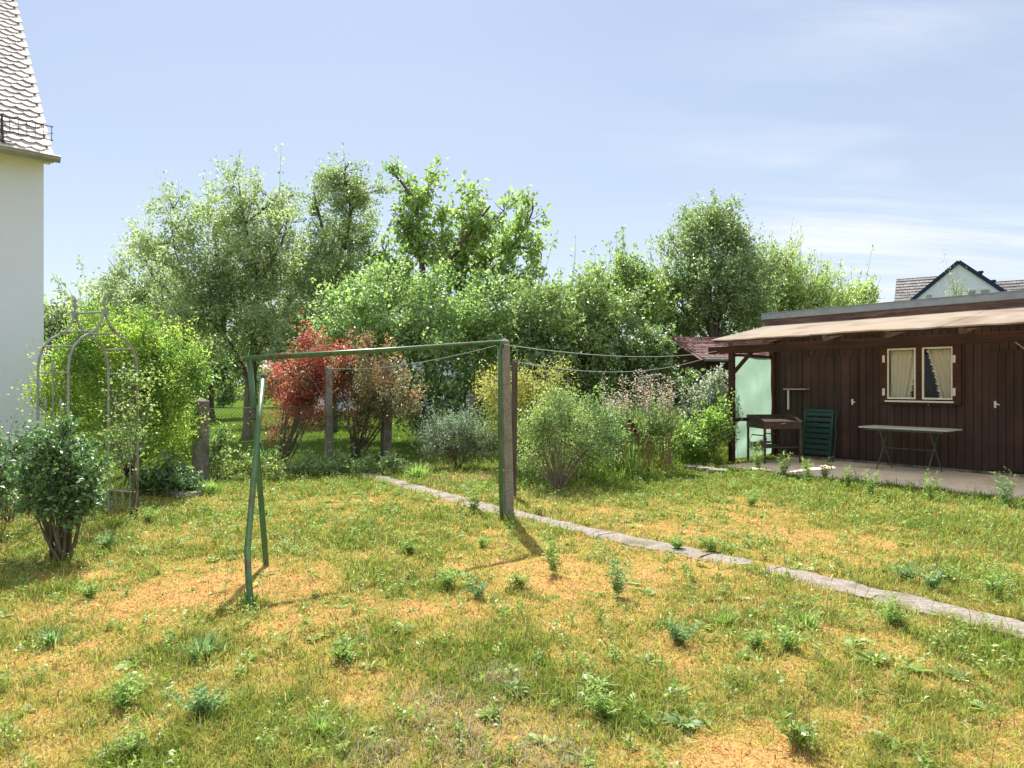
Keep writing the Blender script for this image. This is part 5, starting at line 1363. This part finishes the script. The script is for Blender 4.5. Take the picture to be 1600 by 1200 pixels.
# leafy perennial at its foot
plant('aster_clump', G(1010, 720), B(11.6, [(1000, 672, 50, 18), (960, 676, 36, 18), (1040, 672, 26, 18)], 44, .2), 'green leafy perennial clump around the dry seed stalks', 'plant', L_mid, M['green_stalk'],
      nclus=330, lpc=13, L=.07, aspect=.22, tw=.28, r0=.008, seed=87, shoots=.2, shootlen=1.5, upb=1.2, multi=4, crown='leaves', trunk='stems')
# iris with dark red flowers
M['iris_petal'] = surf('iris_petal', (.10, .012, .015), (.20, .03, .03), 20, rough=.6, bump=0)
gi = G(988, 745); iris = thing('iris', gi, 'iris with dark red flowers and sword leaves at the edge of the bed', 'flower')
rs = np.random.default_rng(3); n = 20; a = rs.uniform(0, 6.28, n); q = rs.uniform(0, .2, n)
base = np.stack([gi.x + np.cos(a) * q, gi.y + np.sin(a) * q, np.zeros(n)], 1)
V, Qd, T = blades(base, a, rs.uniform(.35, .7, n), np.full(n, .02), np.abs(rs.normal(.35, .2, n)), mid=.55)
np_mesh('leaves', V, Qd, T, L_weed, iris, off=gi)
for k, (dx, hh) in enumerate(((.0, .80), (.06, .70), (-.05, .86))):
    mb = MB(); t = Vector((dx, .02 * k, hh)); mb.tube([(dx * .3, 0, 0), (dx * .7, 0, hh * .6), t], .007, 5); sm = mb.build('stem', M['green_stalk'], iris)
    mb = MB()
    for j in range(6):
        aa = j * 1.047 + k; d = Vector((math.cos(aa), math.sin(aa), 0)); s = Vector((-d.y, d.x, 0)); upw = 1 if j % 2 else -1
        def pf(u, v, d=d, s=s, t=t, upw=upw): return t + d * (.055 * u + (.015 if upw < 0 else -.01 * u)) + s * (.035 * math.sin(math.pi * min(1, u * .85 + .1)) * (v * 2 - 1)) + Vector((0, 0, .07 * u * upw * (1 if upw > 0 else u) + .008 * math.sin(v * 9)))
        mb.grid(pf, 5, 4)
    mb.build('petals', M['iris_petal'], sm)

# ------------------------------------------------------------------ sky, sun, camera
S = Vector((-.35, 1.58, 2.01)).normalized()
EL = math.asin(S.z); AZ = math.atan2(S.x, S.y)
world = bpy.data.worlds.new("World"); scene.world = world; world.use_nodes = True
nt = world.node_tree; nt.nodes.clear(); L = nt.links.new
out = N(nt, 'ShaderNodeOutputWorld'); bg = N(nt, 'ShaderNodeBackground'); sky = N(nt, 'ShaderNodeTexSky')
sky.sky_type = 'NISHITA'; sky.sun_disc = False; sky.sun_elevation = EL; sky.sun_rotation = AZ
sky.altitude = 300; sky.air_density = 1.0; sky.dust_density = .6; sky.ozone_density = 1.4
bg.inputs['Strength'].default_value = .0915
# thin cirrus: stretched noise on a plane high above
tc = N(nt, 'ShaderNodeTexCoord'); sep = N(nt, 'ShaderNodeSeparateXYZ'); L(tc.outputs['Generated'], sep.inputs[0])
zc = N(nt, 'ShaderNodeMath', operation='MAXIMUM'); L(sep.outputs[2], zc.inputs[0]); zc.inputs[1].default_value = .03
zz = N(nt, 'ShaderNodeMath', operation='ADD'); L(zc.outputs[0], zz.inputs[0]); zz.inputs[1].default_value = .12
dx = N(nt, 'ShaderNodeMath', operation='DIVIDE'); L(sep.outputs[0], dx.inputs[0]); L(zz.outputs[0], dx.inputs[1])
dy = N(nt, 'ShaderNodeMath', operation='DIVIDE'); L(sep.outputs[1], dy.inputs[0]); L(zz.outputs[0], dy.inputs[1])
cb = N(nt, 'ShaderNodeCombineXYZ'); L(dx.outputs[0], cb.inputs[0]); L(dy.outputs[0], cb.inputs[1])
mp = N(nt, 'ShaderNodeMapping'); mp.inputs['Rotation'].default_value = (0, 0, math.radians(60)); mp.inputs['Scale'].default_value = (.5, 2.4, 1); L(cb.outputs[0], mp.inputs[0])
nz = N(nt, 'ShaderNodeTexNoise'); nz.inputs['Scale'].default_value = 1.1; nz.inputs['Detail'].default_value = 8; nz.inputs['Roughness'].default_value = .6; nz.inputs['Distortion'].default_value = .5; L(mp.outputs[0], nz.inputs['Vector'])
r1 = ramp(nt, [(.42, (0, 0, 0)), (.72, (1, 1, 1))]); L(nz.outputs['Fac'], r1.inputs[0])
n2 = N(nt, 'ShaderNodeTexNoise'); n2.inputs['Scale'].default_value = .8; n2.inputs['Detail'].default_value = 3; L(cb.outputs[0], n2.inputs['Vector'])
r2 = ramp(nt, [(.36, (0, 0, 0)), (.56, (1, 1, 1))]); L(n2.outputs['Fac'], r2.inputs[0])
# cirrus lie in the eastern half
xm = N(nt, 'ShaderNodeMapRange'); L(dx.outputs[0], xm.inputs[0]); xm.inputs[1].default_value = .25; xm.inputs[2].default_value = 1.25; xm.inputs[3].default_value = .05; xm.inputs[4].default_value = 1
m1 = N(nt, 'ShaderNodeMath', operation='MULTIPLY'); L(r1.outputs[0], m1.inputs[0]); L(r2.outputs[0], m1.inputs[1])
m2 = N(nt, 'ShaderNodeMath', operation='MULTIPLY'); L(m1.outputs[0], m2.inputs[0]); L(xm.outputs[0], m2.inputs[1])
m3 = N(nt, 'ShaderNodeMath', operation='MULTIPLY'); L(m2.outputs[0], m3.inputs[0]); m3.inputs[1].default_value = 1.0
veil_fill = N(nt, 'ShaderNodeMixRGB'); veil_fill.inputs[0].default_value = .74; L(sky.outputs[0], veil_fill.inputs[1])
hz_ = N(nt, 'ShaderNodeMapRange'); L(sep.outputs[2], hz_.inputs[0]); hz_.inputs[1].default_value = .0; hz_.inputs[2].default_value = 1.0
hr_ = ramp(nt, [(0, (.37, .39, .41)), (.30, (.288, .33, .398)), (.56, (.246, .288, .386)), (.68, (.33, .355, .40)), (.9, (.80, .82, .85))]); L(hz_.outputs[0], hr_.inputs[0])  # upper stops brightened above the view, added as fill for shaded fronts
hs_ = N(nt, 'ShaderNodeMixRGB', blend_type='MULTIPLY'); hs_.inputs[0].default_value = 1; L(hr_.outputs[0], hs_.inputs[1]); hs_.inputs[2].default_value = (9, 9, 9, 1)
L(hs_.outputs[0], veil_fill.inputs[2])
mx = N(nt, 'ShaderNodeMixRGB'); L(m3.outputs[0], mx.inputs[0]); L(veil_fill.outputs[0], mx.inputs[1]); mx.inputs[2].default_value = (4.9, 5.0, 5.1, 1)
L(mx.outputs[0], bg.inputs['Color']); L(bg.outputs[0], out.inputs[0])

sun = bpy.data.lights.new('sun', 'SUN'); sun.energy = 4.3; sun.angle = math.radians(.53); sun.color = (1, .95, .86)
so = link(bpy.data.objects.new('sun', sun)); so.rotation_euler = S.to_track_quat('Z', 'Y').to_euler(); so.location = (0, 0, 30)

cam = bpy.data.cameras.new('camera'); cam.sensor_width = 36; cam.lens = 24; cam.clip_end = 3000; cam.clip_start = .05
co = link(bpy.data.objects.new('camera', cam)); co.location = (0, 0, EYE); co.rotation_euler = (math.radians(90), 0, 0)
scene.camera = co
vs = scene.view_settings; vs.view_transform = 'Standard'; vs.look = 'None'; vs.gamma = 1; vs.exposure = 1.25; vs.use_curve_mapping = False
scene.cycles.max_bounces = 14; scene.cycles.diffuse_bounces = 10; scene.cycles.transparent_max_bounces = 8; scene.cycles.transmission_bounces = 6
